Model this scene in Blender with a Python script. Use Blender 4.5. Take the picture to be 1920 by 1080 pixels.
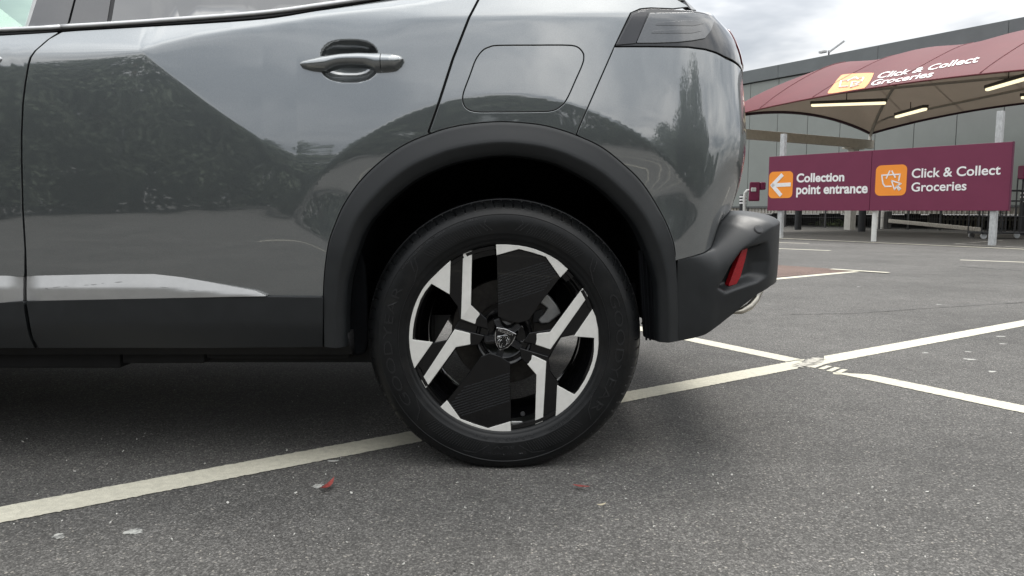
import bpy, bmesh, math, random
import numpy as np
from mathutils import Vector, Matrix
random.seed(7)
scn = bpy.context.scene
COL = scn.collection
for o in list(bpy.data.objects):
    bpy.data.objects.remove(o)
# ------------------------------------------------------------------ camera model
FPX = 1387.0
PITCH = math.radians(6.01)
CAMZ = 0.6434
CP, SP = math.cos(PITCH), math.sin(PITCH)

def ray(px, py):
    u = (px - 960.0) / FPX
    v = (540.0 - py) / FPX
    return (u, CP + v * SP, -SP + v * CP)

def P(px, py, Y):
    """photo direction meeting the upright plane at depth Y -> (x, Y, z)"""
    d = ray(px, py)
    t = Y / d[1]
    return (d[0] * t, Y, CAMZ + d[2] * t)

def G(px, py, z=0.0):
    """photo direction meeting the ground"""
    d = ray(px, py)
    t = (z - CAMZ) / d[2]
    return (d[0] * t, d[1] * t, z)

# ------------------------------------------------------------------ car side surface
YD = 1.765
A_ = np.linspace(-4.2, 2.2, 6401)
_psi_pts = [(-4.2, -60), (-3.75, -42), (-3.45, -14), (-3.1, -2.5), (-2.7, 0), (0.02, 0), (0.22, 3.5), (0.38, 10), (0.48, 20), (0.555, 38),
            (0.635, 60), (0.715, 73), (0.835, 81), (1.1, 86), (1.6, 90), (2.2, 92)]
_xs = [p[0] for p in _psi_pts]; _ys = [math.radians(p[1]) for p in _psi_pts]
PSI_ = np.interp(A_, _xs, _ys)
_k = np.ones(61) / 61.0
PSI_ = np.convolve(np.pad(PSI_, 30, mode='edge'), _k, mode='valid')
_da = A_[1] - A_[0]
PX_ = np.cumsum(np.cos(PSI_)) * _da
PY_ = np.cumsum(np.sin(PSI_)) * _da
_i0 = int(np.argmin(np.abs(A_ - (-1.0))))
PX_ = PX_ - PX_[_i0] - 1.0
PY_ = PY_ - PY_[_i0] + YD

def zpx(py, Y=1.78):
    return P(960, py, Y)[2]
def xpx(px, py, Y=1.77):
    return P(px, py, Y)[0]

WC = P(945, 635, 1.80)             # wheel centre
def softplus(t, r):
    t = np.asarray(t, float)
    return 0.5 * (t + np.sqrt(t * t + r * r))
def sstep(t, a, b):
    t = np.clip((np.asarray(t, float) - a) / (b - a), 0, 1)
    return t * t * (3 - 2 * t)

def _curve(pts, Y=1.785):
    q = [P(a, b, Y) for a, b in pts]
    return [p[0] for p in q], [p[2] for p in q]
_c1x, _c1z = _curve([(-2400, 118), (-600, 106), (0, 101), (150, 99), (268, 96), (305, 83), (361, 68), (433, 54), (480, 46.5), (591, 26), (716, 8), (860, -14), (1100, -60), (1400, -140)])
_c2x, _c2z = _curve([(-2400, -300), (300, -60), (560, 14), (660, 24), (716, 28), (813, 27.5), (960, 25), (1190, 22), (1500, 20)])
_dx, _dz = _curve([(-2600, 96), (200, 96), (268, 96), (330, 146), (420, 213), (500, 268), (560, 290), (640, 292), (800, 290), (1100, 270), (1300, 262), (1500, 262)])
RING = 0.586

def dbase(a, z):
    a = np.asarray(a, float); z = np.asarray(z, float)
    d = 0.040 * (z - 0.74) ** 2
    d = d + 0.02 * np.clip(0.62 - z, 0, 1) ** 2
    # shoulder above the belt crease
    w1 = sstep(a, xpx(1000, 30), xpx(700, 30))
    r1 = 0.006 + 0.008 * sstep(a, xpx(300, 95), xpx(120, 95))
    d = d + math.tan(math.radians(31)) * w1 * softplus(z - np.interp(a, _c1x, _c1z), r1)
    # rear shoulder
    r2 = 0.008 + 0.05 * sstep(a, xpx(800, 30), xpx(600, 30))
    w2 = sstep(a, xpx(420, 30), xpx(760, 30))
    d = d + math.tan(math.radians(15)) * w2 * softplus(z - np.interp(a, _c2x, _c2z), r2)
    # upward tilted facet behind the diagonal crease
    k = math.tan(math.radians(5.2)) * sstep(a, xpx(255, 95), xpx(285, 95))
    rd = 0.004 + 0.05 * sstep(a, xpx(460, 250), xpx(620, 280))
    d = d + k * softplus(z - np.interp(a, _dx, _dz), rd)
    # arch ring turned upright
    rx = a - WC[0]; rz = z - WC[2]
    r = np.sqrt(rx * rx + rz * rz)
    phi = np.degrees(np.arctan2(rx, rz))
    wa = sstep(phi, -64, -38) * sstep(phi, 62, 40) * sstep(rz, 0.1, 0.3)
    d = d + math.tan(math.radians(6.6)) * wa * softplus(RING - r, 0.003)
    # rounded top of the rear corner
    psi = np.degrees(np.interp(a, A_, PSI_))
    wr = sstep(psi, 12, 60)
    t = np.clip((z - 1.01) / 0.155, 0, 0.985)
    d = d + wr * 0.13 * (1 - np.sqrt(1 - t ** 2.2))
    t2 = np.clip(0.86 - z, 0, 1)
    d = d + wr * 0.82 * t2 * t2
    return d

def S(a, z, off=0.0, dfun=dbase):
    a = np.asarray(a, float); z = np.asarray(z, float)
    d = dfun(a, z) + off
    psi = np.interp(a, A_, PSI_)
    x = np.interp(a, A_, PX_) - np.sin(psi) * d
    y = np.interp(a, A_, PY_) + np.cos(psi) * d
    return np.stack([x, y, z + 0 * x], -1)

def SN(a, z, off=0.0, dfun=dbase):
    e = 0.0008
    pa = S(a + e, z, off, dfun) - S(a - e, z, off, dfun)
    pz = S(a, z + e, off, dfun) - S(a, z - e, off, dfun)
    n = np.cross(pa, pz)
    n = n / np.linalg.norm(n, axis=-1, keepdims=True)
    return n            # points to -y on the near side

def project(p):
    p = np.asarray(p, float)
    x, y, z = p[..., 0], p[..., 1], p[..., 2] - CAMZ
    f = y * CP - z * SP
    u = y * SP + z * CP
    return np.stack([960 + FPX * x / f, 540 - FPX * u / f], -1)

def inv(px, py, off=0.0, dfun=dbase):
    """photo point -> (a, z) on the car side surface"""
    x, _, z = P(px, py, YD + 0.01)
    a = np.array([min(x, 0.64)]); z = np.array([z])
    for it in range(25):
        q = project(S(a, z, off, dfun))[0]
        ex, ey = px - q[0], py - q[1]
        if abs(ex) + abs(ey) < 0.05: break
        e = 1e-4
        qa = (project(S(a + e, z, off, dfun))[0] - q) / e
        qz = (project(S(a, z + e, off, dfun))[0] - q) / e
        det = qa[0] * qz[1] - qa[1] * qz[0]
        if abs(det) < 1e3: det = 1e3 if det >= 0 else -1e3
        da = (ex * qz[1] - ey * qz[0]) / det
        dz = (qa[0] * ey - qa[1] * ex) / det
        a = a + np.clip(da, -0.06, 0.06); z = z + np.clip(dz, -0.06, 0.06)
    return float(a[0]), float(z[0])

# ------------------------------------------------------------------ camera, sky, sun, exposure
cam_d = bpy.data.cameras.new('camera')
cam_d.sensor_width = 36.0
cam_d.lens = FPX / 1920.0 * 36.0
cam_d.clip_start = 0.02
cam_d.clip_end = 3000.0
cam = bpy.data.objects.new('camera', cam_d)
COL.objects.link(cam)
cam.location = (0, 0, CAMZ)
cam.rotation_euler = (math.radians(90) - PITCH, 0, 0)
scn.camera = cam

SUN_EL, SUN_AZ = math.radians(62), math.radians(35)     # azimuth from +Y towards +X
world = bpy.data.worlds.new('World')
scn.world = world
world.use_nodes = True
nt = world.node_tree
nt.nodes.clear()
def wn(t, **kw):
    n = nt.nodes.new(t)
    for k, v in kw.items(): setattr(n, k, v)
    return n
L = nt.links.new
w_out = wn('ShaderNodeOutputWorld'); w_bg = wn('ShaderNodeBackground')
sky = wn('ShaderNodeTexSky', sky_type='NISHITA', sun_disc=False)
sky.sun_elevation = SUN_EL; sky.sun_rotation = SUN_AZ
sky_s = wn('ShaderNodeMix', data_type='RGBA', blend_type='MULTIPLY'); sky_s.inputs['Factor'].default_value = 1
L(sky.outputs[0], sky_s.inputs['A']); sky_s.inputs['B'].default_value = (0.10, 0.10, 0.10, 1)
tc = wn('ShaderNodeTexCoord'); sep = wn('ShaderNodeSeparateXYZ'); L(tc.outputs['Generated'], sep.inputs[0])
zc = wn('ShaderNodeMath', operation='MAXIMUM'); L(sep.outputs['Z'], zc.inputs[0]); zc.inputs[1].default_value = 0.0
za = wn('ShaderNodeMath', operation='ADD'); L(zc.outputs[0], za.inputs[0]); za.inputs[1].default_value = 0.22
dx = wn('ShaderNodeMath', operation='DIVIDE'); L(sep.outputs['X'], dx.inputs[0]); L(za.outputs[0], dx.inputs[1])
dy = wn('ShaderNodeMath', operation='DIVIDE'); L(sep.outputs['Y'], dy.inputs[0]); L(za.outputs[0], dy.inputs[1])
cmb = wn('ShaderNodeCombineXYZ'); L(dx.outputs[0], cmb.inputs[0]); L(dy.outputs[0], cmb.inputs[1])
n1 = wn('ShaderNodeTexNoise'); L(cmb.outputs[0], n1.inputs['Vector'])
n1.inputs['Scale'].default_value = 1.3; n1.inputs['Detail'].default_value = 5; n1.inputs['Roughness'].default_value = 0.55; n1.inputs['Distortion'].default_value = 0.25
rmp = wn('ShaderNodeValToRGB'); L(n1.outputs['Fac'], rmp.inputs[0])
el = rmp.color_ramp.elements
el[0].position = 0.33; el[0].color = (0.38, 0.405, 0.44, 1)
el[1].position = 0.66; el[1].color = (1.16, 1.15, 1.12, 1)
e = el.new(0.45); e.color = (0.59, 0.61, 0.635, 1)
e = el.new(0.54); e.color = (0.86, 0.865, 0.865, 1)
# overcast brightening towards the zenith
zg = wn('ShaderNodeMath', operation='MULTIPLY_ADD'); L(zc.outputs[0], zg.inputs[0]); zg.inputs[1].default_value = 1.75; zg.inputs[2].default_value = 0.28
cl = wn('ShaderNodeMix', data_type='RGBA', blend_type='MULTIPLY'); cl.inputs['Factor'].default_value = 1
L(rmp.outputs[0], cl.inputs['A']); L(zg.outputs[0], cl.inputs['B'])
mixc = wn('ShaderNodeMix', data_type='RGBA'); mixc.inputs['Factor'].default_value = 0.93
L(sky_s.outputs['Result'], mixc.inputs['A']); L(cl.outputs['Result'], mixc.inputs['B'])
L(mixc.outputs['Result'], w_bg.inputs[0]); w_bg.inputs[1].default_value = 1.0
L(w_bg.outputs[0], w_out.inputs[0])

sun_d = bpy.data.lights.new('sun', 'SUN')
sun_d.energy = 1.2; sun_d.angle = math.radians(22); sun_d.color = (1.0, 0.96, 0.90)
sun = bpy.data.objects.new('sun', sun_d); COL.objects.link(sun)
_sd = Vector((math.sin(SUN_AZ) * math.cos(SUN_EL), math.cos(SUN_AZ) * math.cos(SUN_EL), math.sin(SUN_EL)))
sun.rotation_euler = _sd.to_track_quat('Z', 'Y').to_euler()
scn.view_settings.view_transform = 'Standard'
scn.view_settings.look = 'None'
scn.view_settings.gamma = 1.0
scn.view_settings.exposure = 0.94

# ------------------------------------------------------------------ materials
MATS = {}
def pmat(name, col, rough=0.5, metal=0.0, coat=0.0, coat_rough=0.02, coat_ior=1.5, var=0.0, vscale=8.0, bump=0.0, bscale=60.0,
         rvar=0.0, emis=None, estr=0.0, trans=0.0, ior=1.45, spec=0.5, alpha=1.0, stretch=None):
    m = bpy.data.materials.new(name); m.use_nodes = True
    t = m.node_tree; b = t.nodes['Principled BSDF']
    b.inputs['Base Color'].default_value = (*col, 1)
    b.inputs['Roughness'].default_value = rough
    b.inputs['Metallic'].default_value = metal
    b.inputs['IOR'].default_value = ior
    b.inputs['Specular IOR Level'].default_value = spec
    b.inputs['Coat Weight'].default_value = coat
    b.inputs['Coat Roughness'].default_value = coat_rough
    b.inputs['Coat IOR'].default_value = coat_ior
    b.inputs['Transmission Weight'].default_value = trans
    b.inputs['Alpha'].default_value = alpha
    if emis:
        b.inputs['Emission Color'].default_value = (*emis, 1); b.inputs['Emission Strength'].default_value = estr
    if var or rvar or bump:
        tc = t.nodes.new('ShaderNodeTexCoord')
        src = tc.outputs['Object']
        if stretch:
            mp = t.nodes.new('ShaderNodeMapping'); mp.inputs['Scale'].default_value = stretch
            t.links.new(src, mp.inputs[0]); src = mp.outputs[0]
        if var or rvar:
            n = t.nodes.new('ShaderNodeTexNoise'); n.inputs['Scale'].default_value = vscale; n.inputs['Detail'].default_value = 6
            n.inputs['Roughness'].default_value = 0.65
            t.links.new(src, n.inputs['Vector'])
            if var:
                r = t.nodes.new('ShaderNodeMapRange'); r.inputs[1].default_value = 0.3; r.inputs[2].default_value = 0.7
                r.inputs[3].default_value = 1 - var; r.inputs[4].default_value = 1 + var
                t.links.new(n.outputs['Fac'], r.inputs[0])
                mx = t.nodes.new('ShaderNodeMix'); mx.data_type = 'RGBA'; mx.blend_type = 'MULTIPLY'; mx.inputs['Factor'].default_value = 1
                mx.inputs['A'].default_value = (*col, 1); t.links.new(r.outputs[0], mx.inputs['B'])
                t.links.new(mx.outputs['Result'], b.inputs['Base Color'])
            if rvar:
                r2 = t.nodes.new('ShaderNodeMapRange'); r2.inputs[1].default_value = 0.3; r2.inputs[2].default_value = 0.7
                r2.inputs[3].default_value = max(0, rough - rvar); r2.inputs[4].default_value = min(1, rough + rvar)
                t.links.new(n.outputs['Fac'], r2.inputs[0]); t.links.new(r2.outputs[0], b.inputs['Roughness'])
        if bump:
            n2 = t.nodes.new('ShaderNodeTexNoise'); n2.inputs['Scale'].default_value = bscale; n2.inputs['Detail'].default_value = 3
            t.links.new(src, n2.inputs['Vector'])
            bp = t.nodes.new('ShaderNodeBump'); bp.inputs['Strength'].default_value = bump; bp.inputs['Distance'].default_value = 0.002
            t.links.new(n2.outputs['Fac'], bp.inputs['Height']); t.links.new(bp.outputs[0], b.inputs['Normal'])
    MATS[name] = m
    return m

def asphalt_mat(name, tint=(1, 1, 1), base=0.075, paint=None, wear=0.5):
    m = bpy.data.materials.new(name); m.use_nodes = True
    t = m.node_tree; b = t.nodes['Principled BSDF']; lk = t.links.new
    def nn(ty, **kw):
        n = t.nodes.new(ty)
        for k, v in kw.items(): setattr(n, k, v)
        return n
    tc = nn('ShaderNodeTexCoord')
    v1 = nn('ShaderNodeTexVoronoi'); v1.inputs['Scale'].default_value = 235; lk(tc.outputs['Object'], v1.inputs['Vector'])
    v2 = nn('ShaderNodeTexVoronoi'); v2.inputs['Scale'].default_value = 480; lk(tc.outputs['Object'], v2.inputs['Vector'])
    s1 = nn('ShaderNodeSeparateColor'); lk(v1.outputs['Color'], s1.inputs[0])
    s2 = nn('ShaderNodeSeparateColor'); lk(v2.outputs['Color'], s2.inputs[0])
    r1 = nn('ShaderNodeValToRGB'); lk(s1.outputs[0], r1.inputs[0])
    k = base
    el = r1.color_ramp.elements
    el[0].position = 0.0; el[0].color = (k * .68 * tint[0], k * .68 * tint[1], k * .68 * tint[2], 1)
    el[1].position = 1.0; el[1].color = (.32 * tint[0], .31 * tint[1], .29 * tint[2], 1)
    for pos, f in ((0.45, 0.95), (0.80, 1.30), (0.965, 1.75)):
        e = el.new(pos); e.color = (k * f * tint[0], k * f * tint[1], k * f * tint[2], 1)
    m2 = nn('ShaderNodeMapRange'); lk(s2.outputs[1], m2.inputs[0]); m2.inputs[3].default_value = 0.72; m2.inputs[4].default_value = 1.28
    c1 = nn('ShaderNodeMix', data_type='RGBA', blend_type='MULTIPLY'); c1.inputs['Factor'].default_value = 1
    lk(r1.outputs[0], c1.inputs['A']); lk(m2.outputs[0], c1.inputs['B'])
    nz = nn('ShaderNodeTexNoise'); nz.inputs['Scale'].default_value = 0.9; nz.inputs['Detail'].default_value = 5; nz.inputs['Roughness'].default_value = 0.62
    lk(tc.outputs['Object'], nz.inputs['Vector'])
    m3 = nn('ShaderNodeMapRange'); lk(nz.outputs['Fac'], m3.inputs[0]); m3.inputs[1].default_value = 0.3; m3.inputs[2].default_value = 0.7
    m3.inputs[3].default_value = 0.78; m3.inputs[4].default_value = 1.20
    c2 = nn('ShaderNodeMix', data_type='RGBA', blend_type='MULTIPLY'); c2.inputs['Factor'].default_value = 1
    lk(c1.outputs['Result'], c2.inputs['A']); lk(m3.outputs[0], c2.inputs['B'])
    nz2 = nn('ShaderNodeTexNoise'); nz2.inputs['Scale'].default_value = 6.0; nz2.inputs['Detail'].default_value = 6; nz2.inputs['Roughness'].default_value = 0.7
    lk(tc.outputs['Object'], nz2.inputs['Vector'])
    m4 = nn('ShaderNodeMapRange'); lk(nz2.outputs['Fac'], m4.inputs[0]); m4.inputs[1].default_value = 0.3; m4.inputs[2].default_value = 0.7
    m4.inputs[3].default_value = 0.86; m4.inputs[4].default_value = 1.12
    c2b = nn('ShaderNodeMix', data_type='RGBA', blend_type='MULTIPLY'); c2b.inputs['Factor'].default_value = 1
    lk(c2.outputs['Result'], c2b.inputs['A']); lk(m4.outputs[0], c2b.inputs['B'])
    out = c2b.outputs['Result']
    # gaps between the stones
    gp = nn('ShaderNodeMapRange'); lk(v1.outputs['Distance'], gp.inputs[0]); gp.inputs[1].default_value = 0.35; gp.inputs[2].default_value = 0.75
    gp.inputs[3].default_value = 1.0; gp.inputs[4].default_value = 0.62
    c3 = nn('ShaderNodeMix', data_type='RGBA', blend_type='MULTIPLY'); c3.inputs['Factor'].default_value = 1
    lk(out, c3.inputs['A']); lk(gp.outputs[0], c3.inputs['B']); out = c3.outputs['Result']
    if paint:
        n3 = nn('ShaderNodeTexNoise'); n3.inputs['Scale'].default_value = 55; n3.inputs['Detail'].default_value = 7; n3.inputs['Roughness'].default_value = 0.7
        lk(tc.outputs['Object'], n3.inputs['Vector'])
        n4 = nn('ShaderNodeTexNoise'); n4.inputs['Scale'].default_value = 7; n4.inputs['Detail'].default_value = 4
        lk(tc.outputs['Object'], n4.inputs['Vector'])
        ad = nn('ShaderNodeMath', operation='ADD'); lk(n3.outputs['Fac'], ad.inputs[0]); lk(n4.outputs['Fac'], ad.inputs[1])
        rr = nn('ShaderNodeMapRange'); lk(ad.outputs[0], rr.inputs[0])
        rr.inputs[1].default_value = 1.30 - 0.25 * wear; rr.inputs[2].default_value = 1.48 - 0.22 * wear
        dirt = nn('ShaderNodeMapRange'); lk(n3.outputs['Fac'], dirt.inputs[0]); dirt.inputs[1].default_value = .35; dirt.inputs[2].default_value = .7
        dirt.inputs[3].default_value = 1.06; dirt.inputs[4].default_value = 0.80
        pc = nn('ShaderNodeMix', data_type='RGBA', blend_type='MULTIPLY'); pc.inputs['Factor'].default_value = 1
        pc.inputs['A'].default_value = (*paint, 1); lk(dirt.outputs[0], pc.inputs['B'])
        mx = nn('ShaderNodeMix', data_type='RGBA'); lk(rr.outputs[0], mx.inputs['Factor']); lk(pc.outputs['Result'], mx.inputs['A']); lk(out, mx.inputs['B'])
        out = mx.outputs['Result']
    lk(out, b.inputs['Base Color'])
    b.inputs['Roughness'].default_value = 0.85
    b.inputs['Specular IOR Level'].default_value = 0.35
    inv_ = nn('ShaderNodeMath', operation='MULTIPLY'); lk(v1.outputs['Distance'], inv_.inputs[0]); inv_.inputs[1].default_value = -1
    ad2 = nn('ShaderNodeMath', operation='MULTIPLY_ADD'); lk(s2.outputs[0], ad2.inputs[0]); ad2.inputs[1].default_value = 0.5; lk(inv_.outputs[0], ad2.inputs[2])
    bp = nn('ShaderNodeBump'); bp.inputs['Strength'].default_value = 0.3 if paint else 0.6; bp.inputs['Distance'].default_value = 0.004
    lk(ad2.outputs[0], bp.inputs['Height']); lk(bp.outputs[0], b.inputs['Normal'])
    MATS[name] = m
    return m

def paint_mat(name, col, rough=0.36, metal=0.85, coat_ior=2.3):
    m = pmat(name, col, rough=rough, metal=metal, coat=1.0, coat_rough=0.022, coat_ior=coat_ior)
    t = m.node_tree; b = t.nodes['Principled BSDF']; lk = t.links.new
    tc = t.nodes.new('ShaderNodeTexCoord')
    v = t.nodes.new('ShaderNodeTexVoronoi'); v.inputs['Scale'].default_value = 1500; lk(tc.outputs['Object'], v.inputs['Vector'])
    s = t.nodes.new('ShaderNodeSeparateColor'); lk(v.outputs['Color'], s.inputs[0])
    r = t.nodes.new('ShaderNodeMapRange'); lk(s.outputs[0], r.inputs[0]); r.inputs[3].default_value = 0.86; r.inputs[4].default_value = 1.14
    mx = t.nodes.new('ShaderNodeMix'); mx.data_type = 'RGBA'; mx.blend_type = 'MULTIPLY'; mx.inputs['Factor'].default_value = 1
    mx.inputs['A'].default_value = (*col, 1); lk(r.outputs[0], mx.inputs['B']); lk(mx.outputs['Result'], b.inputs['Base Color'])
    # faint waviness of pressed sheet and clear coat
    n = t.nodes.new('ShaderNodeTexNoise'); n.inputs['Scale'].default_value = 5.0; n.inputs['Detail'].default_value = 1.5
    mp = t.nodes.new('ShaderNodeMapping'); mp.inputs['Scale'].default_value = (0.6, 1, 1.6); lk(tc.outputs['Object'], mp.inputs[0]); lk(mp.outputs[0], n.inputs['Vector'])
    bp = t.nodes.new('ShaderNodeBump'); bp.inputs['Strength'].default_value = 0.10; bp.inputs['Distance'].default_value = 0.012
    lk(n.outputs['Fac'], bp.inputs['Height']); lk(bp.outputs[0], b.inputs['Coat Normal'])
    return m

# ------------------------------------------------------------------ mesh building
ORG = {}
def tag(o, label=None, cat=None, group=None, kind=None):
    if label: o['label'] = label
    if cat: o['category'] = cat
    if group: o['group'] = group
    if kind: o['kind'] = kind
    return o
def empty(name, loc, label=None, cat=None, group=None):
    o = bpy.data.objects.new(name, None); COL.objects.link(o); o.location = loc
    o.empty_display_size = 0.1
    ORG[o.name] = Vector(loc)
    return tag(o, label, cat, group)
def link(name, me, mat, parent=None, bevel=0.0, segs=2):
    o = bpy.data.objects.new(name, me); COL.objects.link(o)
    if mat is not None:
        me.materials.append(MATS[mat] if isinstance(mat, str) else mat)
    if parent is not None:
        o.parent = parent
        ORG[o.name] = ORG[parent.name]
    else:
        ORG[o.name] = Vector((0, 0, 0))
    if bevel:
        md = o.modifiers.new('bevel', 'BEVEL'); md.width = bevel; md.segments = segs; md.limit_method = 'ANGLE'; md.angle_limit = math.radians(32)
        md.harden_normals = False
    return o

class MB:
    def __init__(s): s.v = []; s.f = []
    def add(s, vs, fs):
        b = len(s.v); s.v += [tuple(v) for v in vs]; s.f += [tuple(i + b for i in f) for f in fs]; return s
    def box(s, c, d, rz=0.0, M=None):
        hx, hy, hz = d[0] / 2, d[1] / 2, d[2] / 2
        vs = [Vector((x, y, z)) for x in (-hx, hx) for y in (-hy, hy) for z in (-hz, hz)]
        R = M if M is not None else Matrix.Rotation(rz, 3, 'Z')
        vs = [R @ v + Vector(c) for v in vs]
        return s.add(vs, [(0, 1, 3, 2), (4, 6, 7, 5), (0, 4, 5, 1), (2, 3, 7, 6), (0, 2, 6, 4), (1, 5, 7, 3)])
    def bar(s, p0, p1, w, h, up=(0, 0, 1)):
        p0 = Vector(p0); p1 = Vector(p1); d = (p1 - p0); ln = d.length; d.normalize()
        u = Vector(up); sdv = d.cross(u)
        if sdv.length < 1e-5: sdv = d.cross(Vector((1, 0, 0)))
        sdv.normalize(); u = sdv.cross(d)
        M = Matrix((d, sdv, u)).transposed()
        return s.box((p0 + p1) / 2, (ln, w, h), M=M)
    def tube(s, pts, r, n=12, cap=True):
        pts = [Vector(p) for p in pts]; rs = r if isinstance(r, (list, tuple)) else [r] * len(pts)
        rings = []; prev = None
        for i, p in enumerate(pts):
            d = (pts[min(i + 1, len(pts) - 1)] - pts[max(i - 1, 0)]).normalized()
            if prev is None:
                a = d.orthogonal().normalized()
            else:
                a = (prev - d * prev.dot(d)).normalized()
            prev = a; b = d.cross(a)
            rings.append([p + (a * math.cos(2 * math.pi * k / n) + b * math.sin(2 * math.pi * k / n)) * rs[i] for k in range(n)])
        vs = [v for rg in rings for v in rg]; fs = []
        for i in range(len(rings) - 1):
            for k in range(n):
                k2 = (k + 1) % n
                fs.append((i * n + k, i * n + k2, (i + 1) * n + k2, (i + 1) * n + k))
        if cap:
            fs.append(tuple(range(n - 1, -1, -1))); fs.append(tuple((len(rings) - 1) * n + k for k in range(n)))
        return s.add(vs, fs)
    def lathe(s, prof, c, n=96, axis='Y', fn=None, closed=False):
        """prof: list of (radius, offset along axis)"""
        vs = []; fs = []; m = len(prof)
        for k in range(n):
            t = 2 * math.pi * k / n
            for j, (r, q) in enumerate(prof):
                x, z = r * math.sin(t), r * math.cos(t)
                vs.append((c[0] + x, c[1] + q, c[2] + z))
        for k in range(n):
            k2 = (k + 1) % n
            for j in range(m - 1):
                fs.append((k * m + j, k * m + j + 1, k2 * m + j + 1, k2 * m + j))
        return s.add(vs, fs)
    def prism(s, ring, off):
        """ring of 3d points, extruded by vector off"""
        n = len(ring); a = [Vector(p) for p in ring]; o = Vector(off); b = [p + o for p in a]
        fs = [tuple(range(n)), tuple(range(2 * n - 1, n - 1, -1))]
        fs += [(i, i + n, (i + 1) % n + n, (i + 1) % n) for i in range(n)]
        return s.add(a + b, fs)
    def build(s, name, mat, parent=None, smooth=False, bevel=0.0, segs=2, auto=None):
        me = bpy.data.meshes.new(name)
        o0 = ORG[parent.name] if parent is not None else Vector((0, 0, 0))
        me.from_pydata([(v[0] - o0.x, v[1] - o0.y, v[2] - o0.z) for v in s.v], [], s.f)
        bm = bmesh.new(); bm.from_mesh(me); bmesh.ops.recalc_face_normals(bm, faces=bm.faces)
        if auto:
            for e in bm.edges:
                if len(e.link_faces) == 2 and e.calc_face_angle(0) > math.radians(auto): e.smooth = False
        bm.to_mesh(me); bm.free()
        if smooth or auto:
            me.polygons.foreach_set('use_smooth', [True] * len(me.polygons))
        me.update()
        return link(name, me, mat, parent, bevel, segs)

def text2d(body, offset=0.0, shear=0.0, res=6):
    cu = bpy.data.curves.new('txt', 'FONT'); cu.body = body; cu.size = 1.0; cu.offset = offset; cu.resolution_u = res; cu.shear = shear
    cu.fill_mode = 'FRONT'
    ob = bpy.data.objects.new('txt', cu); COL.objects.link(ob)
    dg = bpy.context.evaluated_depsgraph_get()
    me = bpy.data.meshes.new_from_object(ob.evaluated_get(dg))
    vs = [tuple(v.co) for v in me.vertices]; fs = [tuple(p.vertices) for p in me.polygons]
    bpy.data.objects.remove(ob); bpy.data.curves.remove(cu); bpy.data.meshes.remove(me)
    x0 = min(v[0] for v in vs); x1 = max(v[0] for v in vs)
    return [((v[0] - x0) / (x1 - x0), v[1] / (x1 - x0)) for v in vs], fs, (x1 - x0)

def densify(pts, step, closed=True):
    out = []
    n = len(pts)
    for i in range(n if closed else n - 1):
        a = pts[i]; b = pts[(i + 1) % n]
        k = max(1, int(math.hypot(b[0] - a[0], b[1] - a[1]) / step))
        out += [(a[0] + (b[0] - a[0]) * j / k, a[1] + (b[1] - a[1]) * j / k) for j in range(k)]
    if not closed: out.append(pts[-1])
    return out
def smooth_curve(pts, n=8, closed=False):
    """Catmull-Rom through the points"""
    out = []; m = len(pts)
    rng = range(m) if closed else range(m - 1)
    for i in rng:
        p = [pts[(i + k) % m] if closed else pts[min(max(i + k, 0), m - 1)] for k in (-1, 0, 1, 2)]
        for j in range(n):
            t = j / n
            out.append(tuple(0.5 * (2 * p[1][c] + (p[2][c] - p[0][c]) * t + (2 * p[0][c] - 5 * p[1][c] + 4 * p[2][c] - p[3][c]) * t * t
                                    + (3 * p[1][c] - p[0][c] - 3 * p[2][c] + p[3][c]) * t ** 3) for c in range(len(pts[0]))))
    if not closed: out.append(tuple(pts[-1]))
    return out

def inside(pt, poly):
    x, y = pt; r = False; j = len(poly) - 1
    for i in range(len(poly)):
        xi, yi = poly[i]; xj, yj = poly[j]
        if (yi > y) != (yj > y) and x < (xj - xi) * (y - yi) / (yj - yi) + xi: r = not r
        j = i
    return r

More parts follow.
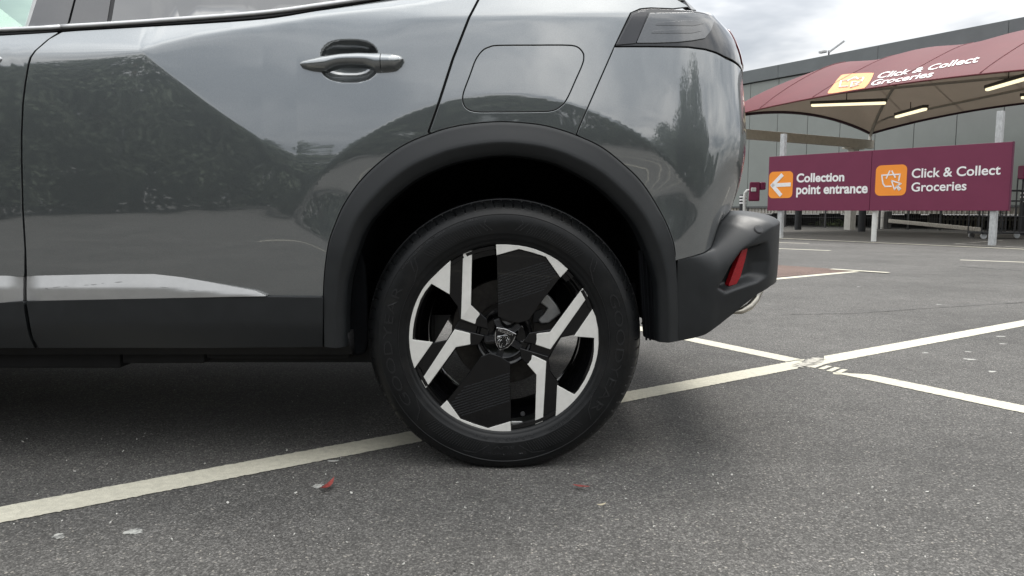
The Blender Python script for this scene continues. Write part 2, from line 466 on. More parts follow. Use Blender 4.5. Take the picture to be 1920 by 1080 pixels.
def panel(name, outline, mat, parent, off=0.0, dfun=dbase, holes=(), step=0.02, lip=0.010, hem=0.0016, fine=None, mirror=None, lines=()):
    """sheet-metal panel: (a,z) outline filled, cut into a grid, laid on the car surface; edges folded back"""
    bm = bmesh.new()
    alledges = []
    for loop in [outline] + list(holes):
        vs = [bm.verts.new((p[0], p[1], 0)) for p in loop]
        alledges += [bm.edges.new((vs[i], vs[(i + 1) % len(vs)])) for i in range(len(vs))]
    bmesh.ops.triangle_fill(bm, use_beauty=True, use_dissolve=False, edges=alledges)
    a0 = min(p[0] for p in outline); a1 = max(p[0] for p in outline); z0 = min(p[1] for p in outline); z1 = max(p[1] for p in outline)
    cuts = [((a, 0, 0), (1, 0, 0)) for a in np.arange(a0 + step * .5, a1, step)] + [((0, z, 0), (0, 1, 0)) for z in np.arange(z0 + step * .5, z1, step)]
    for p, q in lines:
        dx_, dz_ = q[0] - p[0], q[1] - p[1]; l_ = math.hypot(dx_, dz_); nx_, nz_ = dz_ / l_, -dx_ / l_
        for k_ in (-.007, -.0035, 0.0, .0035, .007): cuts.append(((p[0] + nx_ * k_, p[1] + nz_ * k_, 0), (nx_, nz_, 0)))
    for co, no in cuts:
        bmesh.ops.bisect_plane(bm, geom=bm.verts[:] + bm.edges[:] + bm.faces[:], plane_co=co, plane_no=no, dist=1e-6)
    if fine:
        fa0, fa1, fz0, fz1, fs = fine
        for ax, lo, hi, no in ((0, fa0, fa1, (1, 0, 0)), (1, fz0, fz1, (0, 1, 0))):
            for c in np.arange(lo, hi, fs):
                fcs = [f for f in bm.faces if fa0 - step < f.calc_center_median().x < fa1 + step and fz0 - step < f.calc_center_median().y < fz1 + step]
                eds = list({e for f in fcs for e in f.edges}); vts = list({v for f in fcs for v in f.verts})
                bmesh.ops.bisect_plane(bm, geom=vts + eds + fcs, plane_co=(c, 0, 0) if ax == 0 else (0, c, 0), plane_no=no, dist=1e-6)
    bmesh.ops.remove_doubles(bm, verts=bm.verts, dist=1e-5)
    bm.verts.ensure_lookup_table(); bm.verts.index_update()
    V = [(v.co.x, v.co.y) for v in bm.verts]
    F = []
    for f in bm.faces:
        idx = [v.index for v in f.verts]
        if f.normal.z < 0: idx.reverse()
        F.append(idx)
    nb = len(V)
    A2 = np.array(V)
    pos = S(A2[:, 0], A2[:, 1], off, dfun); nor = SN(A2[:, 0], A2[:, 1], off, dfun)
    # boundary, folded edge
    bnd = [e for e in bm.edges if len(e.link_faces) == 1]
    outw = {}
    for e in bnd:
        f = e.link_faces[0]; c = f.calc_center_median()
        p, q = e.verts[0].co, e.verts[1].co
        n = Vector((q.y - p.y, -(q.x - p.x), 0)); 
        if n.length < 1e-9: continue
        n.normalize()
        if n.dot(c - p) > 0: n = -n
        for v in e.verts: outw.setdefault(v.index, Vector((0, 0, 0))); outw[v.index] += n
    if lip > 0 and outw:
        ids = list(outw); mp1 = {}; mp2 = {}
        for k, i in enumerate(ids): mp1[i] = nb + k; mp2[i] = nb + len(ids) + k
        nn2 = np.array([list(outw[i].normalized() if outw[i].length > 1e-6 else Vector((0, 0, 0)))[:2] for i in ids])
        ba = A2[ids]
        r1 = S(ba[:, 0] + nn2[:, 0] * hem, ba[:, 1] + nn2[:, 1] * hem, off + hem, dfun)
        r2 = S(ba[:, 0] + nn2[:, 0] * hem, ba[:, 1] + nn2[:, 1] * hem, off + lip, dfun)
        e_ = 1e-3
        ndir = S(ba[:, 0] + nn2[:, 0] * e_, ba[:, 1] + nn2[:, 1] * e_, off, dfun) - S(ba[:, 0], ba[:, 1], off, dfun)
        ln = np.linalg.norm(ndir, axis=1, keepdims=True); ln[ln == 0] = 1; ndir = ndir / ln
        pos = np.concatenate([pos, r1, r2]); nor = np.concatenate([nor, ndir, ndir])
        for e in bnd:
            i, j = e.verts[0].index, e.verts[1].index
            if i not in mp1 or j not in mp1: continue
            f = e.link_faces[0]; vs = [v.index for v in f.verts]
            if f.normal.z < 0: vs.reverse()
            k = vs.index(i)
            if vs[(k + 1) % len(vs)] == j: i, j = j, i
            F.append((i, j, mp1[j], mp1[i])); F.append((mp1[i], mp1[j], mp2[j], mp2[i]))
    bm.free()
    if mirror is not None:
        pos[:, 1] = 2 * mirror - pos[:, 1]; nor[:, 1] = -nor[:, 1]
        F = [tuple(reversed(f)) for f in F]
    o0 = ORG[parent.name] if parent is not None else Vector((0, 0, 0))
    me = bpy.data.meshes.new(name)
    me.from_pydata((pos - np.array(o0)).tolist(), [], [tuple(int(i) for i in f) for f in F])
    me.polygons.foreach_set('use_smooth', [True] * len(me.polygons))
    me.update()
    me.normals_split_custom_set_from_vertices(nor.tolist())
    return link(name, me, mat, parent)

def pxs(pts, off=0.0, dfun=dbase, step=12, closed=True):
    return [inv(p[0], p[1], off, dfun) for p in densify(pts, step, closed)]

asphalt_mat('asphalt', (1.0, 0.965, 0.905), 0.114)
asphalt_mat('asphalt_forecourt', (1.06, 1.0, 0.90), 0.085)
asphalt_mat('asphalt_red', (1.55, 1.06, 0.88), 0.095)
asphalt_mat('line_paint', paint=(0.55, 0.525, 0.43), wear=0.12)
asphalt_mat('line_paint_worn', paint=(0.42, 0.40, 0.35), wear=1.25)
asphalt_mat('stain_pale', paint=(0.42, 0.42, 0.39), wear=1.0)
asphalt_mat('stain_dark', paint=(0.075, 0.073, 0.07), wear=0.9)
paint_mat('car_paint', (0.143, 0.157, 0.161), coat_ior=2.5)
pmat('plastic_black', (0.0125, 0.014, 0.0152), rough=0.43, var=0.10, vscale=30, bump=0.06, bscale=900, rvar=0.05)
pmat('plastic_satin', (0.020, 0.021, 0.023), rough=0.36, var=0.12, vscale=14)
pmat('rubber_seal', (0.010, 0.010, 0.011), rough=0.55)
pmat('liner_felt', (0.0035, 0.004, 0.005), rough=0.9, spec=0.15, var=0.25, vscale=25, bump=0.5, bscale=300)
pmat('underbody', (0.010, 0.010, 0.011), rough=0.8, var=0.3, vscale=10)
pmat('gloss_black', (0.003, 0.003, 0.0035), rough=0.10, coat=0.3, coat_rough=0.02, var=0.2, vscale=40, spec=0.35)
pmat('gloss_trim', (0.018, 0.018, 0.021), rough=0.22, coat=1.0, coat_rough=0.02, var=0.15, vscale=20)
pmat('satin_silver', (0.60, 0.60, 0.60), rough=0.34, metal=0.55, var=0.06, vscale=40, rvar=0.05)
pmat('silver_trim', (0.38, 0.38, 0.375), rough=0.40, metal=0.45, var=0.05, vscale=30)
pmat('wheel_silver', (0.78, 0.77, 0.73), rough=0.36, metal=0.25, var=0.05, vscale=60, rvar=0.06)
pmat('chrome', (0.72, 0.72, 0.72), rough=0.12, metal=1.0, var=0.04, vscale=50)
pmat('tyre_rubber', (0.0065, 0.007, 0.0075), rough=0.38, spec=0.34, var=0.28, vscale=22, bump=0.12, bscale=500, rvar=0.08)
_t = MATS['tyre_rubber'].node_tree; _b = _t.nodes['Principled BSDF']
_n = _t.nodes.new('ShaderNodeTexNoise'); _n.inputs['Scale'].default_value = 9; _n.inputs['Detail'].default_value = 8; _n.inputs['Roughness'].default_value = 0.75
_tc = _t.nodes.new('ShaderNodeTexCoord'); _t.links.new(_tc.outputs['Object'], _n.inputs['Vector'])
_r = _t.nodes.new('ShaderNodeMapRange'); _r.inputs[1].default_value = 0.52; _r.inputs[2].default_value = 0.85; _r.inputs[4].default_value = 0.28; _t.links.new(_n.outputs['Fac'], _r.inputs[0])
_m = _t.nodes.new('ShaderNodeMix'); _m.data_type = 'RGBA'; _m.inputs['B'].default_value = (0.055, 0.048, 0.040, 1)
_src = _b.inputs['Base Color'].links[0].from_socket
_t.links.new(_src, _m.inputs['A']); _t.links.new(_r.outputs[0], _m.inputs['Factor']); _t.links.new(_m.outputs['Result'], _b.inputs['Base Color'])
pmat('scuff', (0.20, 0.20, 0.20), rough=0.8, var=0.3, vscale=300)
pmat('tailpipe', (0.42, 0.39, 0.33), rough=0.28, metal=0.9, var=0.2, vscale=40)
pmat('tyre_letter', (0.0125, 0.013, 0.0138), rough=0.40, var=0.15, vscale=40)
pmat('brake_iron', (0.055, 0.050, 0.045), rough=0.5, metal=0.5, var=0.3, vscale=60)
pmat('cast_alloy', (0.50, 0.50, 0.49), rough=0.42, metal=0.7, var=0.15, vscale=60, bump=0.2, bscale=300)
pmat('lamp_lens', (0.075, 0.080, 0.085), rough=0.12, coat=1.0, coat_rough=0.01, coat_ior=1.9, var=0.25, vscale=30, stretch=(4, 1, 30))
pmat('lamp_bar', (0.055, 0.058, 0.062), rough=0.15, coat=1.0, coat_rough=0.01, coat_ior=1.9, var=0.2, vscale=30)
pmat('lamp_dark', (0.010, 0.011, 0.013), rough=0.12, coat=1.0, coat_rough=0.01, var=0.2, vscale=30)
pmat('lamp_red', (0.14, 0.008, 0.012), rough=0.12, coat=1.0, coat_rough=0.01, var=0.3, vscale=40)
pmat('reflector_red', (0.28, 0.004, 0.009), rough=0.18, coat=0.5, var=0.35, vscale=120, stretch=(1, 1, 6), emis=None)
pmat('privacy_glass', (0.012, 0.014, 0.017), rough=0.04, coat=1.0, coat_rough=0.0, coat_ior=1.8, var=0.1, vscale=4)
pmat('seat_fabric', (0.03, 0.03, 0.032), rough=0.9, var=0.2, vscale=30)

# lightly tinted window glass: thin sheet, part see-through, part mirror
gm = bpy.data.materials.new('window_glass'); gm.use_nodes = True; MATS['window_glass'] = gm
t_ = gm.node_tree; t_.nodes.clear()
go = t_.nodes.new('ShaderNodeOutputMaterial'); gx = t_.nodes.new('ShaderNodeMixShader'); 
gt = t_.nodes.new('ShaderNodeBsdfTransparent'); gt.inputs[0].default_value = (0.74, 0.86, 0.80, 1)
gg = t_.nodes.new('ShaderNodeBsdfGlossy'); gg.inputs['Roughness'].default_value = 0.02
gx.inputs[0].default_value = 0.07; t_.links.new(gt.outputs[0], gx.inputs[1]); t_.links.new(gg.outputs[0], gx.inputs[2]); t_.links.new(gx.outputs[0], go.inputs[0])

pmat('cladding_grey', (0.245, 0.264, 0.248), rough=0.5, metal=0.0, var=0.05, vscale=1.2, bump=0.05, bscale=40)
pmat('cladding_edge', (0.10, 0.105, 0.105), rough=0.6, var=0.1, vscale=3)
pmat('parapet_grey', (0.14, 0.155, 0.158), rough=0.5, var=0.08, vscale=2)
pmat('fascia_cream', (0.56, 0.53, 0.47), rough=0.6, var=0.08, vscale=6)
pmat('roof_felt', (0.08, 0.08, 0.08), rough=0.9, var=0.2, vscale=2)
pmat('concrete_white', (0.62, 0.60, 0.55), rough=0.8, var=0.12, vscale=6, bump=0.2, bscale=60)
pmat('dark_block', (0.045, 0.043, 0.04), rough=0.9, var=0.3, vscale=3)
pmat('steel_cream', (0.62, 0.58, 0.50), rough=0.55, var=0.10, vscale=9)
pmat('steel_pipe', (0.36, 0.34, 0.30), rough=0.5, var=0.12, vscale=9)
pmat('galvanised', (0.50, 0.51, 0.51), rough=0.5, metal=0.35, var=0.22, vscale=30, stretch=(1, 1, 0.4))
pmat('white_post', (0.66, 0.66, 0.63), rough=0.45, var=0.08, vscale=15)
pmat('bollard_black', (0.022, 0.023, 0.025), rough=0.5, var=0.2, vscale=20)
pmat('sign_maroon', (0.160, 0.024, 0.062), rough=0.42, var=0.05, vscale=2.5, rvar=0.05)
pmat('sign_edge', (0.10, 0.016, 0.045), rough=0.5, var=0.1, vscale=6)
pmat('orange_tile', (0.90, 0.30, 0.035), rough=0.45, var=0.03, vscale=6)
pmat('orange_faded', (0.80, 0.34, 0.14), rough=0.65, var=0.05, vscale=6)
pmat('white_print', (0.82, 0.81, 0.80), rough=0.5, var=0.03, vscale=12)
pmat('fabric_white_print', (0.72, 0.68, 0.66), rough=0.7, var=0.04, vscale=12)
pmat('fabric_maroon', (0.138, 0.018, 0.028), rough=0.62, var=0.08, vscale=1.5, bump=0.15, bscale=120)
pmat('fabric_lining', (0.50, 0.47, 0.42), rough=0.8, var=0.10, vscale=1.8)
pmat('piping_dark', (0.035, 0.010, 0.022), rough=0.6, var=0.15, vscale=9)
pmat('tube_light', (0.9, 0.85, 0.6), rough=0.4, emis=(1.0, 0.87, 0.56), estr=0.72)
pmat('lamp_body', (0.07, 0.065, 0.055), rough=0.6, var=0.15, vscale=9)
pmat('box_maroon', (0.20, 0.022, 0.07), rough=0.4, var=0.08, vscale=10)
pmat('cage_metal', (0.045, 0.045, 0.047), rough=0.45, metal=0.5, var=0.2, vscale=20)
pmat('mesh_wire', (0.05, 0.05, 0.05), rough=0.6, var=0.1, vscale=20)
pmat('picket_cream', (0.58, 0.55, 0.42), rough=0.7, var=0.15, vscale=3)
pmat('render_cream', (0.62, 0.58, 0.42), rough=0.8, var=0.07, vscale=2)
pmat('roof_pale', (0.55, 0.58, 0.56), rough=0.7, var=0.08, vscale=2)
pmat('leaf_red', (0.27, 0.058, 0.05), rough=0.45, var=0.35, vscale=160)
pmat('leaf_dry', (0.48, 0.42, 0.30), rough=0.6, var=0.3, vscale=160)
pmat('pebble', (0.55, 0.54, 0.50), rough=0.8, var=0.2, vscale=200)
pmat('bark', (0.09, 0.07, 0.05), rough=0.9, var=0.3, vscale=8, bump=0.5, bscale=30)
def leafmat(name, c0):
    m = pmat(name, c0, rough=0.7, var=0.2, vscale=0.9)
    return m
def translucent(name, amount, col):
    t = MATS[name].node_tree; b = t.nodes['Principled BSDF']; out = [n for n in t.nodes if n.type == 'OUTPUT_MATERIAL'][0]
    tr_ = t.nodes.new('ShaderNodeBsdfTranslucent'); tr_.inputs[0].default_value = (*col, 1)
    mx = t.nodes.new('ShaderNodeMixShader'); mx.inputs[0].default_value = amount
    t.links.new(b.outputs[0], mx.inputs[1]); t.links.new(tr_.outputs[0], mx.inputs[2]); t.links.new(mx.outputs[0], out.inputs[0])
translucent('fabric_maroon', 0.20, (0.60, 0.52, 0.44)); translucent('fabric_lining', 0.50, (0.78, 0.75, 0.68))
leafmat('foliage_dark', (0.085, 0.105, 0.070)); leafmat('foliage_mid', (0.100, 0.122, 0.080)); leafmat('foliage_weed', (0.10, 0.13, 0.04))

# ------------------------------------------------------------------ ground and markings
mb = MB()
R_ = 700.0
mb.add([(-R_, -R_, 0), (R_, -R_, 0), (R_, R_, 0), (-R_, R_, 0)], [(0, 1, 2, 3)])
ground = mb.build('car_park_ground', 'asphalt'); tag(ground, kind='structure')

def strip(name, p0, p1, w, mat, parent, z=0.002, jit=0.0013, step=0.007, ends=(0, 0), seed=1):
    rnd = random.Random(seed)
    p0 = Vector((p0[0], p0[1], 0)); p1 = Vector((p1[0], p1[1], 0)); d = p1 - p0; ln = d.length; d.normalize(); s = Vector((-d.y, d.x, 0))
    n = max(2, min(700, int(ln / step))); vs = []; fs = []
    for i in range(n + 1):
        t = ln * i / n
        for k, q in enumerate((-1, 1)):
            j = rnd.gauss(0, jit)
            f0 = max(0.0, 1 - t / .45) * ends[0]; f1 = max(0.0, 1 - (ln - t) / .45) * ends[1]
            p = p0 + d * (t + q * (f0 + f1)) + s * (q * w / 2 + j)
            vs.append((p.x, p.y, z))
    for i in range(n): fs.append((2 * i, 2 * i + 2, 2 * i + 3, 2 * i + 1))
    m = MB(); m.add(vs, fs)
    return m.build(name, mat, parent)

# bay line running under the car and its far run, the crossing line
strip('painted_line', G(-560, 1072), G(1502, 682.5), 0.102, 'line_paint', ground, ends=(0, 0.10), seed=2)
strip('painted_line', G(1545, 675.5), G(2300, 535.5), 0.102, 'line_paint', ground, ends=(0.08, 0), seed=3)
strip('painted_line', G(1130, 602), G(1488, 676.5), 0.098, 'line_paint', ground, seed=4)
strip('painted_line', G(1597, 701), G(2500, 889), 0.098, 'line_paint', ground, ends=(0.05, 0), seed=5)
# scraped remains at the crossing
strip('worn_line', G(1500, 686), G(1548, 676), 0.09, 'line_paint_worn', ground, z=0.0012, seed=6)
strip('worn_line', G(1562, 700), G(1602, 703), 0.04, 'line_paint', ground, z=0.0012, seed=7)
for k, (q0, q1) in enumerate([((1523, 690), (1548, 681)), ((1539, 693), (1555, 687)), ((1554, 697), (1571, 690)), ((1571, 699.5), (1585, 693.5))]):
    strip('scrape_mark', G(*q0), G(*q1), 0.022, 'line_paint', ground, z=0.0025, seed=10 + k, jit=0.001)
strip('tyre_smear', G(1494, 689), G(1536, 672), 0.05, 'line_paint_worn', ground, z=0.0033, jit=0.012, seed=15)
# far markings
strip('edge_line', G(1400, 444.5), G(2600, 499), 0.12, 'line_paint', ground, z=0.008, seed=20, jit=0.003)
strip('painted_line', G(1380, 452.5), G(1517, 456.5), 0.11, 'line_paint', ground, seed=21)
strip('painted_line', G(1380, 463), G(1557, 470), 0.11, 'line_paint', ground, seed=22)
strip('painted_line', G(1800, 487.5), G(2200, 502), 0.10, 'line_paint', ground, seed=23)
strip('painted_line', G(1380, 530), G(1612, 508.5), 0.10, 'line_paint', ground, seed=24)
strip('painted_line', G(1558, 505.5), G(1666, 512.5), 0.10, 'line_paint', ground, z=0.008, seed=25)
strip('painted_line', G(1790, 458.5), G(1880, 452), 0.06, 'line_paint_worn', ground, z=0.012, seed=26)
strip('painted_line', G(1790, 458.5), G(1990, 469), 0.06, 'line_paint_worn', ground, z=0.012, seed=27)
mb = MB()
mb.add([(p[0], p[1], 0.004) for p in (G(1300, 488), G(1430, 495.5), G(1560, 504.5), G(1600, 509), G(1300, 533))], [(0, 1, 2, 3, 4)])
mb.build('red_surfacing', 'asphalt_red', ground)
# forecourt beyond the edge line
e0, e1 = Vector(G(1400, 444.5)), Vector(G(2600, 499))
dv = (e0 - e1).normalized()
mb = MB()
far0 = e0 + dv * 40; near0 = e1 - dv * 20
mb.add([(near0.x, near0.y, 0.004), (far0.x, far0.y, 0.004), (far0.x + 30, far0.y + 60, 0.004), (near0.x + 60, near0.y + 30, 0.004)], [(0, 1, 2, 3)])
fc = mb.build('forecourt_pavement', 'asphalt_forecourt'); tag(fc, kind='structure')
# bays behind the camera, seen in the paintwork
bd = (Vector(G(1500, 682)) - Vector(G(0, 966))).normalized()
bn = Vector((bd.y, -bd.x, 0))
base = Vector(G(0, 966))
for k in range(2, 7):
    c = base + bn * (2.5 * k)
    a = c - bd * 6; b = c + bd * 1.2
    strip('painted_line', (a.x, a.y), (b.x, b.y), 0.1, 'line_paint', ground, seed=40 + k)
c0 = base + bn * 4.0 + bd * 1.2; c1 = base + bn * 15 + bd * 1.2
for sgn in (0,):
    strip('painted_line', (c0.x, c0.y), (c1.x, c1.y), 0.1, 'line_paint', ground, z=0.008, seed=50)
# stains
def blot(name, px, py, rx, ry, mat, seed, rot=0.0):
    rnd = random.Random(seed); c = Vector(G(px, py)); m = MB(); n = 40
    ph = [rnd.uniform(0, 6.28) for _ in range(6)]
    vs = []
    for k in range(n):
        t = 2 * math.pi * k / n
        r = 1 + 0.18 * math.sin(2 * t + ph[0]) + 0.13 * math.sin(3 * t + ph[1]) + 0.1 * math.sin(5 * t + ph[2]) + 0.08 * math.sin(9 * t + ph[3]) + rnd.uniform(-.06, .06)
        x, y = rx * r * math.cos(t), ry * r * math.sin(t)
        vs.append((c.x + x * math.cos(rot) - y * math.sin(rot), c.y + x * math.sin(rot) + y * math.cos(rot), 0.0012))
    m.add(vs, [tuple(range(n))])
    return m.build(name, mat, ground)
blot('chewing_gum_stain', 252, 997, 0.015, 0.017, 'stain_pale', 3)
blot('chewing_gum_stain', 110, 1006, 0.011, 0.013, 'stain_pale', 5, 0.6)
blot('chewing_gum_stain', 596, 912, 0.013, 0.012, 'stain_pale', 6)
blot('chewing_gum_stain', 624, 865, 0.012, 0.008, 'stain_pale', 8)
for k, (px, py, r) in enumerate([(1876, 631, .014), (1880, 645, .010), (1860, 697, .012), (1818, 674, .016), (1815, 660, .009), (1760, 571, .012), (1610, 538, .012), (1735, 662, .010)]):
    blot('pale_fleck', px, py, r * 1.4, r, 'stain_pale', 60 + k)
def wob(name, pts, w, mat, seed):
    rnd = random.Random(seed)
    p = [Vector(G(*q)) for q in densify(pts, 6, False)]
    m = MB(); vs = []; fs = []
    for i, q in enumerate(p):
        d = (p[min(i + 1, len(p) - 1)] - p[max(i - 1, 0)]).normalized(); s = Vector((-d.y, d.x, 0))
        ww = w * rnd.uniform(.3, 1.2); of = rnd.gauss(0, w * .8)
        vs += [tuple(q + s * (of + ww) + Vector((0, 0, .003))), tuple(q + s * (of - ww) + Vector((0, 0, .003)))]
    fs = [(2 * i, 2 * i + 2, 2 * i + 3, 2 * i + 1) for i in range(len(p) - 1)]
    m.add(vs, fs); return m.build(name, mat, ground)
wob('tar_seam', [(1470, 590), (1600, 588), (1750, 578), (1920, 567), (2050, 560)], 0.006, 'stain_dark', 4)
wob('tar_seam', [(1600, 537), (1620, 538)], 0.008, 'stain_dark', 5)
wob('tar_seam', [(1800, 500), (1920, 508)], 0.02, 'stain_dark', 6)

# ------------------------------------------------------------------ car
YC = 2.70                                   # car centre line
car = empty('parked_car', (-1.4, YC, 0), 'dark grey crossover car with black wheel arch cladding and two-tone alloy wheels', 'car')

# door opening cup for the handle
_hc = inv(655, 114)
def cup(a, z, ca, cz):
    xx = (np.asarray(a) - ca); zz = (np.asarray(z) - cz)
    rho = (np.abs(xx / 0.072) ** 2.6 + np.abs(zz / 0.052) ** 2.6) ** (1 / 2.6)
    t = np.clip(1 - rho, 0, 1)
    return 0.034 * np.clip(1 - (1 - t) ** 3.2, 0, 1) * sstep(t, 0, 0.12)
FH = -0.928                                 # front door handle shift
def ddoor(a, z):
    return dbase(a, z) + cup(a, z, _hc[0], _hc[1]) + cup(a, z, _hc[0] + FH, _hc[1])

# black moulding lower edge / belt
BELT_LO = [(0, 67), (112, 59), (240, 51.5), (480, 36.5), (591, 19), (674, 6.5), (760, -8)]
BL_S = smooth_curve([(-900, 104), (0, 67), (112, 59), (240, 51.5), (480, 36.5), (591, 20), (674, 7), (760, -7), (800, -12)], 8)
GAP_B = [(112, 59), (90, 74), (66, 95), (57, 108), (53, 122), (47, 156), (42.5, 194), (40, 250), (40, 300), (42, 390), (47, 470), (46.5, 518)]
GAP_C = [(896.7, 0), (880, 32), (849, 111), (824, 189), (803.6, 247)]
CL_OUT = [(607.7, 650), (606.4, 600), (606.4, 561), (609, 510), (616, 458.6), (627, 424.5), (644, 386), (669, 348), (699, 316), (733, 288), (767.5, 267), (810, 250), (840, 240.5), (880, 233), (940, 228.5), (1004, 233), (1042, 241), (1080.6, 254), (1127.5, 276), (1170, 309.5), (1204, 343.5), (1234, 390), (1255, 433), (1266, 475.6), (1271.5, 561), (1272, 639)]
CL_IN = [(648, 650), (648, 610), (648, 586), (651.6, 535), (659, 501), (671.6, 463), (686.5, 429), (708, 401), (742, 367), (784.5, 335), (835.6, 311.6), (865, 303), (895, 297), (925, 293), (955, 292), (991, 296), (1025, 303), (1055, 313.7), (1110.4, 343.6), (1153, 380), (1187, 418), (1208, 454), (1225.5, 501), (1232, 530), (1234, 560), (1234, 641)]
def shift(pts, dx, dy=0): return [(p[0] + dx, p[1] + dy) for p in pts]
cl_out_s = smooth_curve(CL_OUT, 6)

CREASE = [(inv(268, 96), inv(500, 268)), (inv(268, 96), inv(480, 46.5)), (inv(480, 46.5), inv(716, 8)), (inv(716, 28.3), inv(900, 26))]
# rear door -------------------------------------------------------
# arch boundary between the rear door gap and the sill, read right to left
i_gap = min(range(len(cl_out_s)), key=lambda i: abs(cl_out_s[i][0] - 802) + (0 if cl_out_s[i][1] < 300 else 999))
i_sill = min(range(len(cl_out_s)), key=lambda i: abs(cl_out_s[i][1] - 556) + (0 if cl_out_s[i][0] < 700 else 999))
def arch_off(pts, k):
    return [(p[0] + k * (p[0] - 945) / math.hypot(p[0] - 945, p[1] - 635), p[1] + k * (p[1] - 635) / math.hypot(p[0] - 945, p[1] - 635)) for p in pts]
arch_door = arch_off(cl_out_s[i_sill:i_gap + 1], 2.0)
TRIM_TOP = [(50.5, 518), (202, 514.5), (288, 514.5), (340, 520.5), (389, 529), (478, 545.6), (499, 555)]
TRIM_BOT = [(50.5, 564), (272, 559.5), (499, 555.8)]
rd_px = ([(116, 61)] + [(x_, np.interp(x_, [p[0] for p in BL_S], [p[1] for p in BL_S]) + 1.5) for x_ in range(140, 740, 25)] + [(760, -6), (830, -16), (899, -16)] + shift(GAP_C, -3.2)[0:]
         + list(reversed(arch_door)) + [(604, 556)] + [(500, 554.5)] + list(reversed(shift(TRIM_TOP[1:-1], 0, -0.8))) + [(51, 517)]
         + list(reversed(shift(GAP_B, 2.6)))[1:-1])
hx0, hz0 = _hc
rear_door = panel('rear_door', pxs(rd_px, dfun=ddoor), 'car_paint', car, dfun=ddoor, step=0.009, lines=CREASE, fine=(hx0 - .085, hx0 + .085, hz0 - .06, hz0 + .06, 0.0035))
# front door
fd_a = -2.12
fdp = [(p[0], p[1]) for p in pxs(shift(GAP_B, -2.6), closed=False)]
fz_top = inv(0, 67)[1]
front = [(fd_a, fz_top + 0.0 - .04), (-1.6, fz_top - .012)] + [inv(x, y) for x, y in ((0, 67.5), (60, 64.0), (107, 61))] + fdp[1:] + [inv(0, 517.5), (-1.7, inv(0, 517)[1] - .002), (fd_a + .03, inv(0, 517)[1] - .01), (fd_a - .02, .75)]
front_door = panel('front_door', front, 'car_paint', car, dfun=ddoor, step=0.03, fine=(hx0 + FH - .085, hx0 + FH + .085, hz0 - .06, hz0 + .06, 0.006))

# lower door cladding (black) and silver strips
def dlow(a, z):
    return dbase(a, z) - 0.012 + 0.30 * softplus(0.365 - z, 0.012) + 0.0 * a
def dsil(a, z):
    # sharp upper shelf, lower face turning under
    zc = np.interp(a, _silx, _silz)
    fa = np.abs(a - _gapb_a) ; w = sstep(fa, 0.0, 0.048)
    return dbase(a, z) + 0.002 - w * 0.017 + 0.45 * w * softplus(z - zc, 0.002) + 0.12 * w * softplus(zc - z, 0.002)
_sq = [inv(x, y) for x, y in [(-700, 543), (0, 542), (83.6, 541), (233, 538), (292, 538.6), (400, 548), (499, 556)]]
_silx = [q[0] for q in _sq]; _silz = [q[1] for q in _sq]
_gapb_a = inv(46, 540)[0]
trim_px = TRIM_TOP + list(reversed(TRIM_BOT[:-1])) + [(50.0, 545)]
panel('silver_trim', pxs(trim_px, step=6, dfun=dsil), 'silver_trim', rear_door, dfun=dsil, step=0.008, lip=0.012, hem=0.001)
for q0, q1, ww in (((84, 540.5), (90, 541.5), .004), ((99, 538.8), (113, 537.6), .0016), ((120, 536.6), (126, 536.4), .0012), ((157, 534.6), (166, 534.0), .0014), ((170, 533.8), (181, 533.0), .0022), ((190, 531.8), (194, 530.4), .0018), ((215, 529.4), (229, 528.2), .0022), ((300, 538), (316, 539.5), .0014), ((352, 543.5), (366, 545.0), .0014)):
    pa_ = inv(*q0, off=-.0012, dfun=dsil); pb_2 = inv(*q1, off=-.0012, dfun=dsil)
    n_ = 6; m_ = MB(); vs_ = []
    for i_ in range(n_ + 1):
        f_ = i_ / n_; a_ = pa_[0] + (pb_2[0] - pa_[0]) * f_; z_ = pa_[1] + (pb_2[1] - pa_[1]) * f_; h_ = .55 * ww * (.35 + .65 * math.sin(math.pi * (f_ * .9 + .05))) / 2
        for s_ in (-1, 1): vs_.append(tuple(S(np.array(a_), np.array(z_ + s_ * h_), -.0006, dsil)))
    m_.add(vs_, [(2 * i_, 2 * i_ + 2, 2 * i_ + 3, 2 * i_ + 1) for i_ in range(n_)]); m_.build('scuff_mark', 'scuff', rear_door)
ftrim = [(-2.3, inv(0, 545)[1] + .012)] + pxs([(0, 517.5), (43.2, 517.5), (42.6, 545), (42.8, 564), (0, 567.5)], step=6, closed=False, dfun=dsil) + [(-2.3, inv(0, 567)[1])]
panel('silver_trim', ftrim, 'silver_trim', front_door, dfun=dsil, step=0.012, lip=0.012, hem=0.001)
lowc = [(52, 565.5), (272, 560.8), (499, 557.2), (604.5, 558.2), (604.2, 650), (400, 652), (200, 652), (74, 652), (63, 636), (57.5, 613), (53.5, 587), (50.5, 570)]
panel('lower_cladding', pxs(lowc, dfun=dlow), 'plastic_black', rear_door, dfun=dlow, step=0.02, lip=0.03)
flow = [(-2.35, inv(0, 569)[1])] + pxs([(0, 568.5), (43, 566), (44.5, 587), (49, 613), (55, 636), (64, 652), (0, 652)], closed=False, dfun=dlow) + [(-2.35, inv(0, 652)[1])]
panel('lower_cladding', flow, 'plastic_black', front_door, dfun=dlow, step=0.03, lip=0.03)
